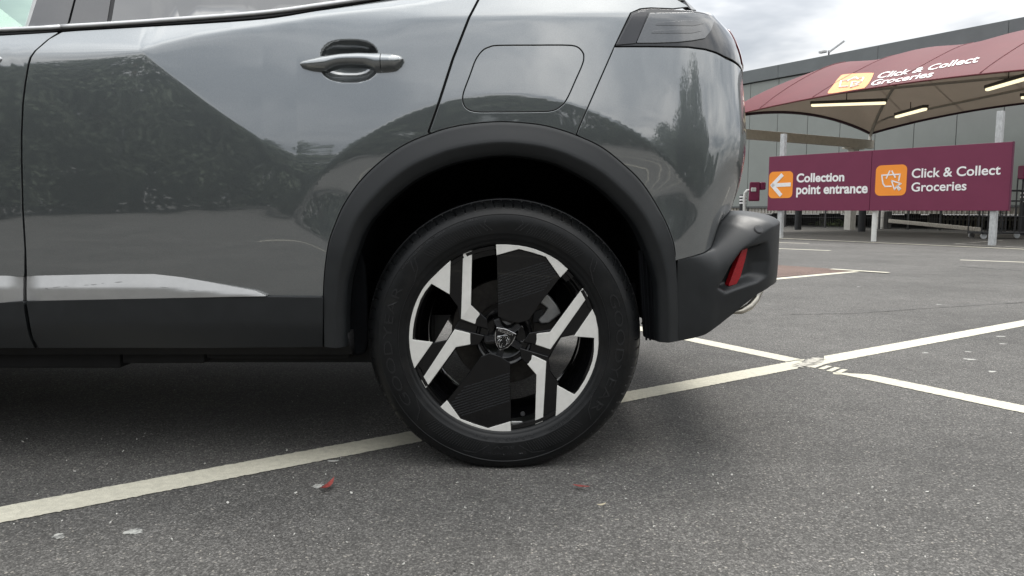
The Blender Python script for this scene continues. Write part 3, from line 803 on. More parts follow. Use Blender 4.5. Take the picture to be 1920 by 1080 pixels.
# sill under the doors, undertray edge
def dsill(a, z): return 0.028 + 0.9 * np.clip(0.33 - np.asarray(z, float), 0, 1) + 0 * np.asarray(a)
zs_ = inv(300, 651, dfun=dlow)[1]
panel('sill', [(-2.4, zs_ + .03), (inv(648, 640)[0], zs_ + .03), (inv(650, 660)[0], zs_ - .028), (-2.4, zs_ - .028)], 'underbody', car, dfun=dsill, step=0.05, lip=0.2)
mb = MB()
for x0, x1, zz in ((-2.3, -1.02, 0.232), (-1.02, -0.80, 0.245), (-.80, -.42, 0.258)):
    mb.box(((x0 + x1) / 2, 1.93, zz + .03), (x1 - x0 - .004, .06, .06))
mb.build('undertray_edge', 'underbody', car, bevel=0.006)
mb = MB(); mb.box((-1.35, YC, 0.285), (2.0, 1.52, 0.09)); mb.box((-1.1, YC, 0.245), (1.2, 0.5, .05)); mb.box((.28, YC, .38), (.30, 1.1, .10))
mb.build('underbody_floor', 'underbody', car)
mb = MB(); mb.box((-.56, YC, .36), (.64, 0.90, .30)); mb.build('fuel_tank', 'underbody', car, bevel=.03)

# quarter panel with fuel flap hole ------------------------------
FLAP = smooth_curve([(934.6, 83.5), (1000, 83), (1060, 83), (1082, 86), (1094, 97), (1096.5, 108), (1093.5, 122.4), (1081, 151), (1067, 182), (1056, 198), (1036, 209.5), (1000, 211.5), (930, 212), (892, 211.5), (874, 205), (866.5, 193), (866, 180), (869.5, 166.7), (880, 139), (890, 112), (903, 94), (917, 86.5)], 4, closed=True)
i_q1 = min(range(len(cl_out_s)), key=lambda i: abs(cl_out_s[i][0] - 1080) + (0 if cl_out_s[i][1] < 400 else 999))
LINE_D = [(1190, 16), (1183, 23.4), (1153, 86), (1120, 161), (1085.6, 239.6), (1081, 252)]
arch_q = arch_off(cl_out_s[i_gap + 1:i_q1], 2.0)
q_px = [(906, -16), (1000, -20), (1150, -22), (1262, -12), (1262, -4), (1290, 12), (1262, 15), (1220, 13.2), (1200, 15)] + shift(LINE_D, -2.0)[1:] + list(reversed(arch_q)) + list(reversed(shift(GAP_C, 3.2)))
quarter = panel('quarter_panel', pxs(q_px), 'car_paint', car, holes=[pxs(FLAP, step=50)], step=0.009, lines=[(inv(900, 26), inv(1190, 22))])
def shrink(pts, k):
    cx = sum(p[0] for p in pts) / len(pts); cy = sum(p[1] for p in pts) / len(pts); out = []
    n = len(pts)
    for i, p in enumerate(pts):
        a = pts[i - 1]; b = pts[(i + 1) % n]; tx, ty = b[0] - a[0], b[1] - a[1]; l = math.hypot(tx, ty) or 1
        nx, ny = ty / l, -tx / l
        if nx * (cx - p[0]) + ny * (cy - p[1]) < 0: nx, ny = -nx, -ny
        out.append((p[0] + nx * k, p[1] + ny * k))
    return out
panel('fuel_flap', pxs(shrink(FLAP, 3.6), step=50, off=0.0006), 'car_paint', quarter, off=0.0006, step=0.008)
# rear corner (painted bumper skin) and tailgate
i_q2 = min(range(len(cl_out_s)), key=lambda i: abs(cl_out_s[i][1] - 488) + (0 if cl_out_s[i][0] > 1000 else 999))
LAMP_BOT = [(1153, 87.5), (1220, 87.5), (1290, 88.5), (1322, 93), (1343, 99.5), (1362, 110)]
BUMP_TOP = [(1267, 489), (1320, 474), (1334, 463), (1345, 446), (1356, 427), (1364, 410)]
A_SPLIT = 0.83
_e0, _e1, _e2 = inv(1267, 489), inv(1320, 474), inv(1333, 464)
_rb = [(_e0[0], _e0[1]), (_e1[0], _e1[1]), (_e2[0], _e2[1]), (.57, .583), (.61, .609), (.66, .632), (.72, .643)]
rc = pxs(shift(LAMP_BOT, 0, 2.0), closed=False)
rc += [(A_SPLIT - .06, .993), (A_SPLIT, .985), (A_SPLIT, .648), (0.76, .647)]
rc += [(p[0], p[1] + .002) for p in reversed(densify(_rb, .012, False))]
rc += [inv(x, y) for x, y in reversed(arch_off(cl_out_s[i_q1 + 1:i_q2], 2.0))]
rc += list(reversed(pxs(shift(LINE_D[2:], 2.0), closed=False)))[:-1]
rear_corner = panel('rear_corner_skin', rc, 'car_paint', car, step=0.010)
a_mid = float(np.interp(YC, PY_, A_))
tg = [(A_SPLIT + .005, .648), (A_SPLIT + .005, .985), (a_mid, .98), (a_mid, .648)]
tailgate = panel('tailgate', tg, 'car_paint', car, step=0.03)
panel('tailgate_half', tg, 'car_paint', tailgate, step=0.05, mirror=YC)

# black surfaces behind the shut lines
def gap_strip(pts, w=9, off=0.013):
    l = [(p[0] - w, p[1]) for p in pts]; r = [(p[0] + w, p[1]) for p in pts]
    panel('door_seal', pxs(l + list(reversed(r)), off=off), 'rubber_seal', car, off=off, step=0.05, lip=0)
gap_strip(GAP_B + [(45.5, 562), (52, 600), (69, 652)]); gap_strip(GAP_C); gap_strip(LINE_D[1:])
panel('filler_recess', pxs(shrink(FLAP, -9), step=50, off=.012), 'rubber_seal', car, off=.012, step=0.03, lip=0, holes=[pxs(shrink(FLAP, 16), step=50, off=.012)])
panel('door_seal', pxs(arch_off(cl_out_s[i_sill:i_q2], 9) + list(reversed(arch_off(cl_out_s[i_sill:i_q2], -14))), off=.012), 'rubber_seal', car, off=.012, step=.05, lip=0)
panel('door_seal', pxs([(30, 508), (520, 548), (620, 550), (620, 566), (30, 572)], off=.014), 'rubber_seal', car, off=.014, step=.05, lip=0)
panel('lamp_seal', pxs([(1150, 80), (1290, 84), (1340, 94), (1340, 104), (1280, 97), (1150, 96)], off=.014), 'rubber_seal', car, off=.014, step=.03, lip=0)

# wheel arch cladding -------------------------------------------
def arch_cladding(name, parent, shift_a=0.0, mirror=None):
    N = 150
    def resamp(pts):
        q = smooth_curve(pts, 8); L_ = [0]
        for i in range(1, len(q)): L_.append(L_[-1] + math.hypot(q[i][0] - q[i - 1][0], q[i][1] - q[i - 1][1]))
        t = np.linspace(0, L_[-1], N)
        return np.interp(t, L_, [p[0] for p in q]), np.interp(t, L_, [p[1] for p in q])
    ox, oy = resamp(CL_OUT); ix, iy = resamp(CL_IN)
    prof = [(0.0, 0.012), (0.0, -0.002), (0.015, -0.0065), (0.05, -0.0085), (0.12, -0.0095), (0.30, -0.0125), (0.50, -0.0160), (0.60, -0.0172), (0.64, -0.0168), (0.68, -0.0150), (0.85, -0.0050), (0.97, 0.0035), (1.0, 0.008), (1.004, 0.02), (1.006, 0.055)]
    pts = []; 
    for i in range(N):
        o = inv(ox[i], oy[i], -.006); n_ = inv(ix[i], iy[i], 0.0)
        row = []
        for s, d in prof:
            a = o[0] + (n_[0] - o[0]) * s; z = o[1] + (n_[1] - o[1]) * s
            ad = min(max(a, o[0] - 9), 9)
            # depth follows the body at the outer edge so the cladding reads as one band
            db = float(dbase(np.array(o[0]), np.array(o[1]))) * (1 - s) + s * 0.004
            psi = float(np.interp(a, A_, PSI_)); dd = db + d
            x = float(np.interp(a, A_, PX_)) - math.sin(psi) * dd + shift_a; y = float(np.interp(a, A_, PY_)) + math.cos(psi) * dd
            row.append((x, y if mirror is None else 2 * mirror - y, z))
        pts.append(row)
    m = len(prof); mb = MB()
    vs = [p for r in pts for p in r]; fs = [(i * m + j, (i + 1) * m + j, (i + 1) * m + j + 1, i * m + j + 1) for i in range(N - 1) for j in range(m - 1)]
    fs.append(tuple(range(m))); fs.append(tuple((N - 1) * m + j for j in range(m - 1, -1, -1)))
    mb.add(vs, fs)
    return mb.build(name, 'plastic_black', parent, auto=28), pts
arch, arch_pts = arch_cladding('wheel_arch_cladding', car)
arch_f, _ = arch_cladding('wheel_arch_cladding', car, shift_a=-2.739)
# liner tunnel: continues from the lip inwards, ribbed towards the rear
def liner(shift_a=0.0):
    mb = MB(); n = len(arch_pts); ys = [0.0, .05, .10, .16, .24, .34, .46]
    vs = []
    for i, r in enumerate(arch_pts):
        p = Vector(r[-1]); c = Vector((WC[0], p.y, WC[2] + .02)); d = (p - c)
        for j, q in enumerate(ys):
            k = 1.0 + 0.010 * math.sin(q * 60) * (1 if i > n * .55 else .3) + .01 + (0.02 if 0 < j < 6 else 0)
            v = c + d * k; vs.append((v.x + shift_a, p.y - .02 + q, max(v.z, .26 if j < 3 else .34)))
    m = len(ys)
    mb.add(vs, [(i * m + j, (i + 1) * m + j, (i + 1) * m + j + 1, i * m + j + 1) for i in range(n - 1) for j in range(m - 1)])
    o = mb.build('wheel_arch_liner', 'liner_felt', car, smooth=True)
    mb = MB(); mb.box((WC[0] - .06 + shift_a, 2.22, .70), (1.06, .03, .74)); mb.build('inner_wheel_wall', 'liner_felt', car)
liner(); liner(-2.739)
# mud flap at the front of the arch
mb = MB()
fl = [(655, 470), (672, 462), (684, 500), (688, 560), (690, 640), (684, 664), (668, 668), (654, 655), (652, 560)]
mb.prism([P(x, y, 1.86) for x, y in fl], (0, .02, 0)); mb.build('mud_flap', 'liner_felt', car, bevel=.006)
mb = MB()
fl = [(1198, 470), (1214, 470), (1226, 520), (1232, 575), (1233, 640), (1218, 636), (1208, 632), (1203, 560)]
mb.prism([P(x, y, 1.83) for x, y in fl], (0, .02, 0))
for k in range(4):
    mb.tube([P(1204 + 7 * k + 2 * j, 470 + 42 * j, 1.828) for j in range(5)] , .003, 6)
mb.build('mud_flap', 'liner_felt', car, bevel=.003)

# bumper ----------------------------------------------------------
_bta = [_e0[0], _e1[0], _e2[0], .57, .61, .66, .72, 1.0, 1.6]; _btz = [_e0[1], _e1[1], _e2[1], .583, .609, .632, .643, .641, .636]
def HL(a): return 0.062 - 0.030 * sstep(a, .52, .66)
def dbump0(a, z):
    a = np.asarray(a, float); z = np.asarray(z, float)
    zt = np.interp(a, _bta, _btz)
    W = 0.127 * sstep(a, 0.41, 0.72)
    hl = HL(a)
    t = np.clip((zt - z) / hl, 0, 1)
    led = np.sqrt(np.clip(1 - (1 - t) ** 2, 0, 1)) * 0.92 + .08 * t
    d0 = dbase(a, zt)
    under = 0.22 * softplus(0.46 - z, 0.03) * sstep(a, 0.42, 0.66) + 0.10 * softplus(.36 - z, .02)
    return d0 - W * led + under
_pk = [inv(x, y, dfun=dbump0) for x, y in [(1345, 541), (1369, 497), (1391, 465), (1420, 457), (1438, 452), (1443, 490), (1438, 519), (1426, 529), (1363, 551)]]
def _poly_sd(a, z):
    best = np.full(np.shape(a), 9.0); n = len(_pk)
    ar = sum(_pk[i][0] * _pk[(i + 1) % n][1] - _pk[(i + 1) % n][0] * _pk[i][1] for i in range(n))
    sg = 1 if ar > 0 else -1
    for i in range(n):
        p, q = _pk[i], _pk[(i + 1) % n]; l = math.hypot(q[0] - p[0], q[1] - p[1])
        best = np.minimum(best, sg * ((q[0] - p[0]) * (z - p[1]) - (q[1] - p[1]) * (a - p[0])) / l)
    return best
def dbump(a, z):
    return dbump0(a, z) + 0.034 * sstep(_poly_sd(np.asarray(a, float), np.asarray(z, float)), 0.0, 0.020)
_zbq = [inv(x, y, dfun=dbump0) for x, y in ((1271, 639.5), (1300, 634), (1323, 627), (1350, 608), (1378, 586), (1402, 566), (1421, 551))] + [(.67, .447), (.74, .458)]
_zb_a = [q[0] for q in _zbq] + [.9, 1.6]; _zb_z = [q[1] for q in _zbq] + [.46, .46]
def bump_loft(name, a_list, parent, mirror=None, nt=70):
    m = MB(); nl = 26; vs = []
    for a in a_list:
        zt = float(np.interp(a, _bta, _btz)) - .001; zb = float(np.interp(a, _zb_a, _zb_z))
        hl = float(HL(a))
        zz = [zt - hl * (1 - math.cos(math.pi / 2 * k / nl)) for k in range(nl)] + list(np.linspace(zt - hl, zb, nt - nl))
        p = S(np.full(nt, a), np.array(zz), 0.0, dbump if mirror is None else dbump0)
        back = S(np.array([a, a]), np.array([zz[0], zz[-1] + .01]), np.array([.03, .22]), dbump0)
        rows = [back[0]] + list(p) + [back[1]]
        for q in rows: vs.append((q[0], q[1] if mirror is None else 2 * mirror - q[1], q[2]))
    K = nt + 2; n = len(a_list)
    m.add(vs, [(i * K + j, (i + 1) * K + j, (i + 1) * K + j + 1, i * K + j + 1) for i in range(n - 1) for j in range(K - 1)])
    m.add([vs[j] for j in range(K)], [tuple(range(K))])
    return m.build(name, 'plastic_black', parent, auto=50)
a_b0 = inv(1270.5, 500, dfun=dbump0)[0]
bumper = bump_loft('rear_bumper', list(np.arange(a_b0, .95, .006)) + list(np.linspace(.96, a_mid, 14)), car)
bump_loft('rear_bumper_half', list(np.linspace(a_b0, a_mid, 60)), bumper, mirror=YC, nt=44)
panel('inner_bumper', [(.42, .37), (.56, .41), (.66, .46), (.66, .60), (.42, .51)], 'rubber_seal', bumper, off=.035, dfun=dbump0, step=.05, lip=0)
rf = [(1393, 467), (1402, 465), (1397, 488), (1388, 520), (1381, 532), (1367, 536), (1375, 515)]
def drefl(a, z): return dbump0(a, z) + .016
refl = panel('reflector', pxs(rf, step=4, dfun=drefl), 'reflector_red', bumper, dfun=drefl, step=0.008, lip=0.012)
mb = MB()
sa, sz = inv(1422, 430, dfun=dbump0); c = S(np.array(sa), np.array(sz), -.0008, dbump); nrm = SN(np.array(sa), np.array(sz), 0, dbump)
ax = Vector(nrm).normalized(); cc = Vector(c)
mb.tube([cc + ax * .0015, cc - ax * .006], .0105, 24); mb.build('parking_sensor', 'plastic_satin', bumper, bevel=.0008)
mb = MB(); mb.tube([cc + ax * .0005, cc - ax * .006], .0125, 24); mb.build('sensor_ring', 'rubber_seal', bumper)
# bright tailpipe trim below the bumper
mb = MB()
tp = [P(x, y, Y) for x, y, Y in ((1374, 586, 2.02), (1390, 583, 2.05), (1405, 575, 2.09), (1417, 562, 2.13), (1427, 546, 2.17))]
mb.tube(tp, [.004, .009, .011, .010, .006], 14); mb.build('tailpipe_trim', 'tailpipe', bumper, smooth=True)

# tail light -------------------------------------------------------
def dlamp(a, z): return dbase(a, z) - 0.002
lamp_top = [(1185, 24.5), (1202, 18.5), (1222, 16.5), (1296, 20.5), (1318, 24), (1336, 30)]
lo = pxs(lamp_top, dfun=dlamp, closed=False)
az_r = inv(1340, 34, dfun=dlamp)
lamp_out = lo + [(0.60, 1.145), (0.70, 1.135), (0.90, 1.10), (1.0, 1.09), (1.0, 1.00), (0.78, .995)] + list(reversed(pxs([(1153 + 2, 85.5), (1220, 85.5), (1290, 86.5), (1322, 90.5), (1343, 96.5), (1358, 104)], dfun=dlamp, closed=False)))
tail = panel('tail_light', lamp_out, 'lamp_dark', car, dfun=dlamp, step=0.012, lip=0.02)
def dl2(a, z): return dlamp(a, z) - 0.0035
lens = [(1219, 25), (1296, 23.5), (1322, 27.5), (1340, 37), (1334, 56), (1322, 71), (1300, 75), (1272, 78), (1230, 79.5), (1195, 79.8)]
panel('lens', pxs(lens, step=6, dfun=dl2), 'lamp_lens', tail, dfun=dl2, step=0.01, lip=0.006)
for q in ([(1232, 42), (1302, 38), (1320, 44), (1300, 48), (1230, 47)], [(1224, 58), (1300, 54), (1316, 58), (1296, 62), (1222, 62)]):
    def dl3(a, z): return dl2(a, z) - 0.0009
    panel('light_guide', pxs(q, step=5, dfun=dl3), 'lamp_bar', tail, dfun=dl3, step=0.01, lip=0.002, hem=.0006)
def dl4(a, z): return dlamp(a, z) - 0.003
panel('rear_lens', [(0.665, 1.105), (0.80, 1.10), (0.80, 1.015), (0.68, 1.02), (0.655, 1.06)], 'lamp_red', tail, dfun=dl4, step=0.01, lip=0.006)
panel('side_cover', pxs([(1187, 27), (1203, 21), (1216, 21), (1192, 80.5), (1157, 83.5)], step=6, dfun=dl4), 'gloss_trim', tail, dfun=dl4, step=0.015, lip=0.004)
tb = [(1.0, 1.00), (1.0, 1.085), (a_mid, 1.08), (a_mid, 1.0)]
panel('light_bar', tb, 'lamp_dark', tail, dfun=dlamp, step=.05, lip=.01)
panel('light_bar_half', [(.55, .99), (.55, 1.13), (.7, 1.13)] + tb[1:3] + [(a_mid, .99)], 'lamp_dark', tail, dfun=dlamp, step=.05, lip=.01, mirror=YC)

# greenhouse ------------------------------------------------------
_bx, _bz = [], []
for x, y in [(0, 52), (112, 46), (240, 38.5), (480, 21), (600, 6), (700, -9)]:
    q = inv(x, y); _bx.append(q[0]); _bz.append(q[1])
_bx = [-2.6] + _bx + [-.1, .2, .5]; _bz = [_bz[0] - .03] + _bz + [1.20, 1.22, 1.20]
def dglass(a, z):
    zb = np.interp(a, _bx, _bz)
    h = np.asarray(z, float) - zb
    return dbase(a, np.minimum(z, zb)) + 0.020 + 0.46 * np.maximum(h, -.03) + 0.10 * np.clip(h, 0, 1) ** 2
def gl(px, py): return inv(px, py, dfun=dglass)
ZT = 1.50
def upto(p, q, z=ZT):
    t = (z - p[1]) / (q[1] - p[1]); return (p[0] + (q[0] - p[0]) * t, z)
def gpanel(name, mat, l0, l1, r0, r1, parent, off=0.0, z=ZT):
    L0, L1, R0, R1 = gl(*l0), gl(*l1), gl(*r0), gl(*r1)
    pts = densify([upto(L0, L1, z), L0, R0, upto(R0, R1, z)], .03)
    return panel(name, [p for p in pts], mat, parent, off=off, dfun=dglass, step=0.04, lip=0.006)
gpanel('pillar_cover', 'gloss_trim', (50, 56), (69, 0), (122, 52), (137, 0), front_door)
gpanel('pillar_cover', 'gloss_trim', (128, 52), (142.5, 0), (197, 48), (206, 0), rear_door)
gpanel('window_seal', 'rubber_seal', (121.5, 52), (136.5, 0), (129, 52), (143, 0), rear_door, off=.008)
gpanel('window_run', 'rubber_seal', (197.5, 48), (206.5, 0), (206.5, 47), (215.5, 0), rear_door, off=.002)
gpanel('window_run', 'silver_trim', (42.5, 58), (61, 0), (50, 57), (68.6, 0), front_door, off=.002)
g0 = gl(207, 47); g1 = gl(216, 0)
rg = [upto(g0, g1), (g0[0], g0[1])] + [(a, float(np.interp(a, _bx, _bz)) - .012) for a in np.arange(g0[0] + .05, -.12, .06)] + [(-.10, 1.21), (-.16, 1.36), (-.3, ZT)]
panel('rear_door_window', rg, 'privacy_glass', rear_door, dfun=dglass, step=.04, lip=.004)
f0 = gl(42, 58); f1 = gl(60.5, 0)
fg = [(-1.75, ZT), (-2.35, float(np.interp(-2.35, _bx, _bz)) - .01), (-1.8, float(np.interp(-1.8, _bx, _bz)) - .012), f0, upto(f0, f1)]
panel('front_door_window', fg, 'window_glass', front_door, dfun=dglass, step=.05, lip=0)
# belt mouldings: silver over black
def belt(name, mat, lo, hi, off, parent, xs, bulge):
    pts_l = [inv(x, np.interp(x, [p[0] for p in lo], [p[1] for p in lo]), off=off) for x in xs]
    pts_h = [inv(x, np.interp(x, [p[0] for p in hi], [p[1] for p in hi]), off=off) for x in xs]
    m = MB(); vs = []; K = 7
    for (a0, z0), (a1, z1) in zip(pts_l, pts_h):
        for k in range(K):
            s = k / (K - 1); a = a0 + (a1 - a0) * s; z = z0 + (z1 - z0) * s
            dd = off - bulge * math.sqrt(max(0, 1 - (2 * s - 1) ** 2)) + (.02 if k in (0, K - 1) else 0)
            d_low = float(dbase(np.array(a0), np.array(z0)))
            psi = float(np.interp(a, A_, PSI_))
            vs.append((float(np.interp(a, A_, PX_)), float(np.interp(a, A_, PY_)) + d_low + dd + .25 * (z - z0), z))
    n = len(xs); fs = [(i * K + j, (i + 1) * K + j, (i + 1) * K + j + 1, i * K + j + 1) for i in range(n - 1) for j in range(K - 1)]
    fs += [tuple(range(K)), tuple((n - 1) * K + j for j in range(K))]
    m.add(vs, fs); return m.build(name, mat, parent, smooth=True)
SIL_HI = [(-900, 88), (0, 52), (112, 46), (240, 38.5), (480, 21), (600, 6), (700, -8), (800, -22)]
SIL_LO = [(-900, 96), (0, 60), (112, 54.5), (240, 47), (480, 29.5), (600, 14.5), (700, 0), (800, -14)]
BLK_LO = [(-900, 104), (0, 67), (112, 59), (240, 51.5), (480, 36.5), (591, 20), (674, 7), (760, -7), (800, -12)]
SIL_HI, SIL_LO, BLK_LO = smooth_curve(SIL_HI, 8), smooth_curve(SIL_LO, 8), smooth_curve(BLK_LO, 8)
xs_f = list(np.linspace(-900, 113.5, 30)); xs_r = list(np.linspace(116.5, 790, 40))
belt('belt_moulding', 'satin_silver', SIL_LO, SIL_HI, -.002, front_door, xs_f, .006); belt('belt_moulding', 'satin_silver', SIL_LO, SIL_HI, -.002, rear_door, xs_r, .006)
belt('belt_seal', 'rubber_seal', BLK_LO, SIL_LO, .004, front_door, xs_f, .002); belt('belt_seal', 'rubber_seal', BLK_LO, SIL_LO, .004, rear_door, xs_r, .002)
# rear pillar edge (dark) beside the rear screen
mb = MB()
mb.prism([P(1266, -3, 1.93), P(1297, 18.5, 1.93), P(1307, 20, 1.95), P(1281, -3, 1.95), P(1180, -70, 2.05), P(1120, -90, 2.05)], (0, .03, 0))
mb.build('rear_screen_trim', 'gloss_trim', car, bevel=.003)
# roof, rear screen, bonnet, windscreen, far side: plain but whole
def sheet(name, mat, rows, parent, smooth=True):
    m = MB(); K = len(rows[0]); vs = [p for r in rows for p in r]
    m.add(vs, [(i * K + j, (i + 1) * K + j, (i + 1) * K + j + 1, i * K + j + 1) for i in range(len(rows) - 1) for j in range(K - 1)])
    return m.build(name, mat, parent, smooth=smooth)
def arcrow(x, hw, z, crown, n=13):
    return [(x, YC + hw * (2 * k / (n - 1) - 1), z + crown * (1 - (2 * k / (n - 1) - 1) ** 2)) for k in range(n)]
sheet('roof', 'car_paint', [arcrow(x, hw, z, .06) for x, hw, z in ((-1.72, .66, 1.47), (-1.4, .70, 1.53), (-1.0, .71, 1.555), (-.6, .70, 1.55), (-.2, .68, 1.52), (.02, .66, 1.49))], car)
sheet('rear_screen', 'privacy_glass', [arcrow(x, hw, z, .03) for x, hw, z in ((.02, .66, 1.49), (.16, .66, 1.38), (.30, .66, 1.27), (.43, .67, 1.16), (.50, .67, 1.09))], car)
def pillar_rows(mir):
    rows = []
    for x in list(np.linspace(-.34, .02, 8)) + list(np.linspace(.06, .42, 9)):
        zt_ = float(np.interp(x, [-.34, -.12, 0, .2, .42], [1.17, 1.185, 1.178, 1.172, 1.158]))
        b_ = S(np.array(x), np.array(zt_ - .012), .004)
        if x <= .02: t_p = (x, YC - .69 - .005 * x, float(np.interp(x, [-.34, -.2, .02], [1.53, 1.522, 1.492])))
        else: t_p = (x, YC - .665, float(np.interp(x, [.02, .16, .30, .43], [1.492, 1.382, 1.272, 1.162])) + .004)
        r = []
        for k in range(9):
            f = k / 8
            y = float(b_[1]) + (t_p[1] - float(b_[1])) * f - .03 * math.sin(math.pi * f) * (1 if x < .25 else .4); z = zt_ - .012 + (t_p[2] - zt_ + .012) * f
            r.append((x, y if not mir else 2 * YC - y, z))
        rows.append(r)
    return rows
sheet('rear_pillar', 'car_paint', pillar_rows(False), car); sheet('rear_pillar', 'car_paint', pillar_rows(True), car)
sheet('windscreen', 'window_glass', [arcrow(x, hw, z, .03) for x, hw, z in ((-1.72, .66, 1.47), (-2.1, .70, 1.28), (-2.5, .74, 1.06))], car)
sheet('bonnet', 'car_paint', [arcrow(x, hw, z, .05) for x, hw, z in ((-2.5, .90, 1.02), (-2.9, .90, .98), (-3.3, .84, .92), (-3.52, .74, .84), (-3.6, .70, .74), (-3.62, .70, .30))], car)
def arch_hole(cx, r=.40):
    return [(cx + r * math.sin(t), .33 + r * math.cos(t)) for t in np.linspace(math.radians(100), math.radians(-100), 25)]
wing = [(-3.5, .30), (-3.5, .84), (-3.3, .95), (-2.6, 1.03), (fd_a - .005, 1.03), (fd_a - .025, .75), (fd_a + .02, .34)]
wing2 = wing + [(p[0], max(p[1], .29)) for p in arch_hole(WC[0] - 2.739, .40)]
front_wing = panel('front_wing', [p for p in wing2], 'car_paint', car, step=.05)
far = [(-3.5, .30), (-3.5, .84), (-2.6, 1.03), (-1.5, 1.05), (-.6, 1.09), (-.1, 1.17), (.35, 1.13), (.52, 1.10), (.54, .62), (.40, .50)] + [(p[0], max(p[1], .29)) for p in arch_hole(WC[0], .42)] + [(-1.4, .29)] + [(p[0], max(p[1], .29)) for p in arch_hole(WC[0] - 2.739, .42)]
panel('far_side', far, 'car_paint', car, step=.06, mirror=YC)
for z_ in (0,):
    pp = [(-1.75, ZT), (-2.3, 1.02), (-1.17, 1.05), (-1.10, ZT)]
    panel('far_front_window', pp, 'window_glass', car, dfun=dglass, step=.08, lip=0, mirror=YC)
    panel('far_rear_window', [(-1.0, ZT), (-1.05, 1.05), (-.1, 1.17), (-.1, 1.3), (-.3, ZT)], 'privacy_glass', car, dfun=dglass, step=.08, lip=0, mirror=YC)
    panel('far_pillar', [(-1.10, ZT), (-1.17, 1.05), (-1.05, 1.05), (-1.0, ZT)], 'gloss_trim', car, dfun=dglass, step=.08, mirror=YC)
# cabin floor and seat backs so that the cabin is not hollow
mb = MB(); mb.box((-1.55, YC, .52), (1.8, 1.5, .40)); mb.build('cabin_floor', 'seat_fabric', car)
mb = MB(); mb.box((-.32, YC, .85), (.9, .88, .36)); mb.build('boot_floor', 'seat_fabric', car)
for yy in (2.32, 3.08):
    mb = MB(); mb.box((-.98, yy, .98), (.16, .50, .56), M=Matrix.Rotation(.2, 3, 'Y')); mb.box((-.90, yy, 1.33), (.10, .26, .17), M=Matrix.Rotation(.2, 3, 'Y'))
    mb.build('front_seat', 'seat_fabric', car, bevel=.04, segs=3)

# door handles ----------------------------------------------------
H_TOP = [(560.4, 114), (563, 111.5), (575, 108.5), (602.5, 102.5), (640, 97.5), (671, 96), (715, 97), (735, 98.5), (746, 100.5), (753, 104), (755.4, 109)]
H_BOT = [(560.4, 122), (563, 125), (575, 128.5), (590, 131), (610, 132.5), (620, 128.5), (632, 124.5), (652.5, 123), (684, 124.4), (694, 128), (703, 132.5), (712.5, 132.5), (740, 129.5), (750, 121), (755.4, 110)]
def handle(parent, sh=0.0):
    def seg(x0, x1, n, name, cap0, cap1):
        m = MB(); K = 13; rows = []
        for i in range(n):
            x = x0 + (x1 - x0) * i / (n - 1)
            t = np.interp(x, [p[0] for p in H_TOP], [p[1] for p in H_TOP]); b = np.interp(x, [p[0] for p in H_BOT], [p[1] for p in H_BOT])
            endk = min(1, (x - 559) / 60, (757 - x) / 26); endk = max(.03, endk) ** .5
            depth = .014 + .022 * endk
            at, zt = inv(x, t, -.02); ab, zb = inv(x, b, -.02)
            row = []
            for k in range(K):
                th = math.pi * (k / (K - 1))          # 0 = top, pi = bottom
                zz = (zt + zb) / 2 + (zt - zb) / 2 * math.cos(th) ; aa = (at + ab) / 2
                base_y = float(S(np.array(aa), np.array((zt + zb) / 2))[1])
                yy = base_y + .006 - depth * (abs(math.sin(th)) ** .75)
                row.append((aa + sh, yy, zz))
            rows.append(row)
        vs = [p for r in rows for p in r]; fs = [(i * K + j, (i + 1) * K + j, (i + 1) * K + j + 1, i * K + j + 1) for i in range(n - 1) for j in range(K - 1)]
        fs += [tuple(range(K)), tuple((n - 1) * K + j for j in range(K))]
        fs += [(i * K, (i + 1) * K, (i + 1) * K + K - 1, i * K + K - 1) for i in range(n - 1)]
        m.add(vs, fs); return m.build(name, 'car_paint', parent, auto=50)
    h = seg(560.5, 713.2, 60, 'door_handle', 1, 0)
    h2 = seg(714.6, 755.2, 24, 'handle_end_cap', 0, 1)
handle(rear_door); handle(front_door, FH)

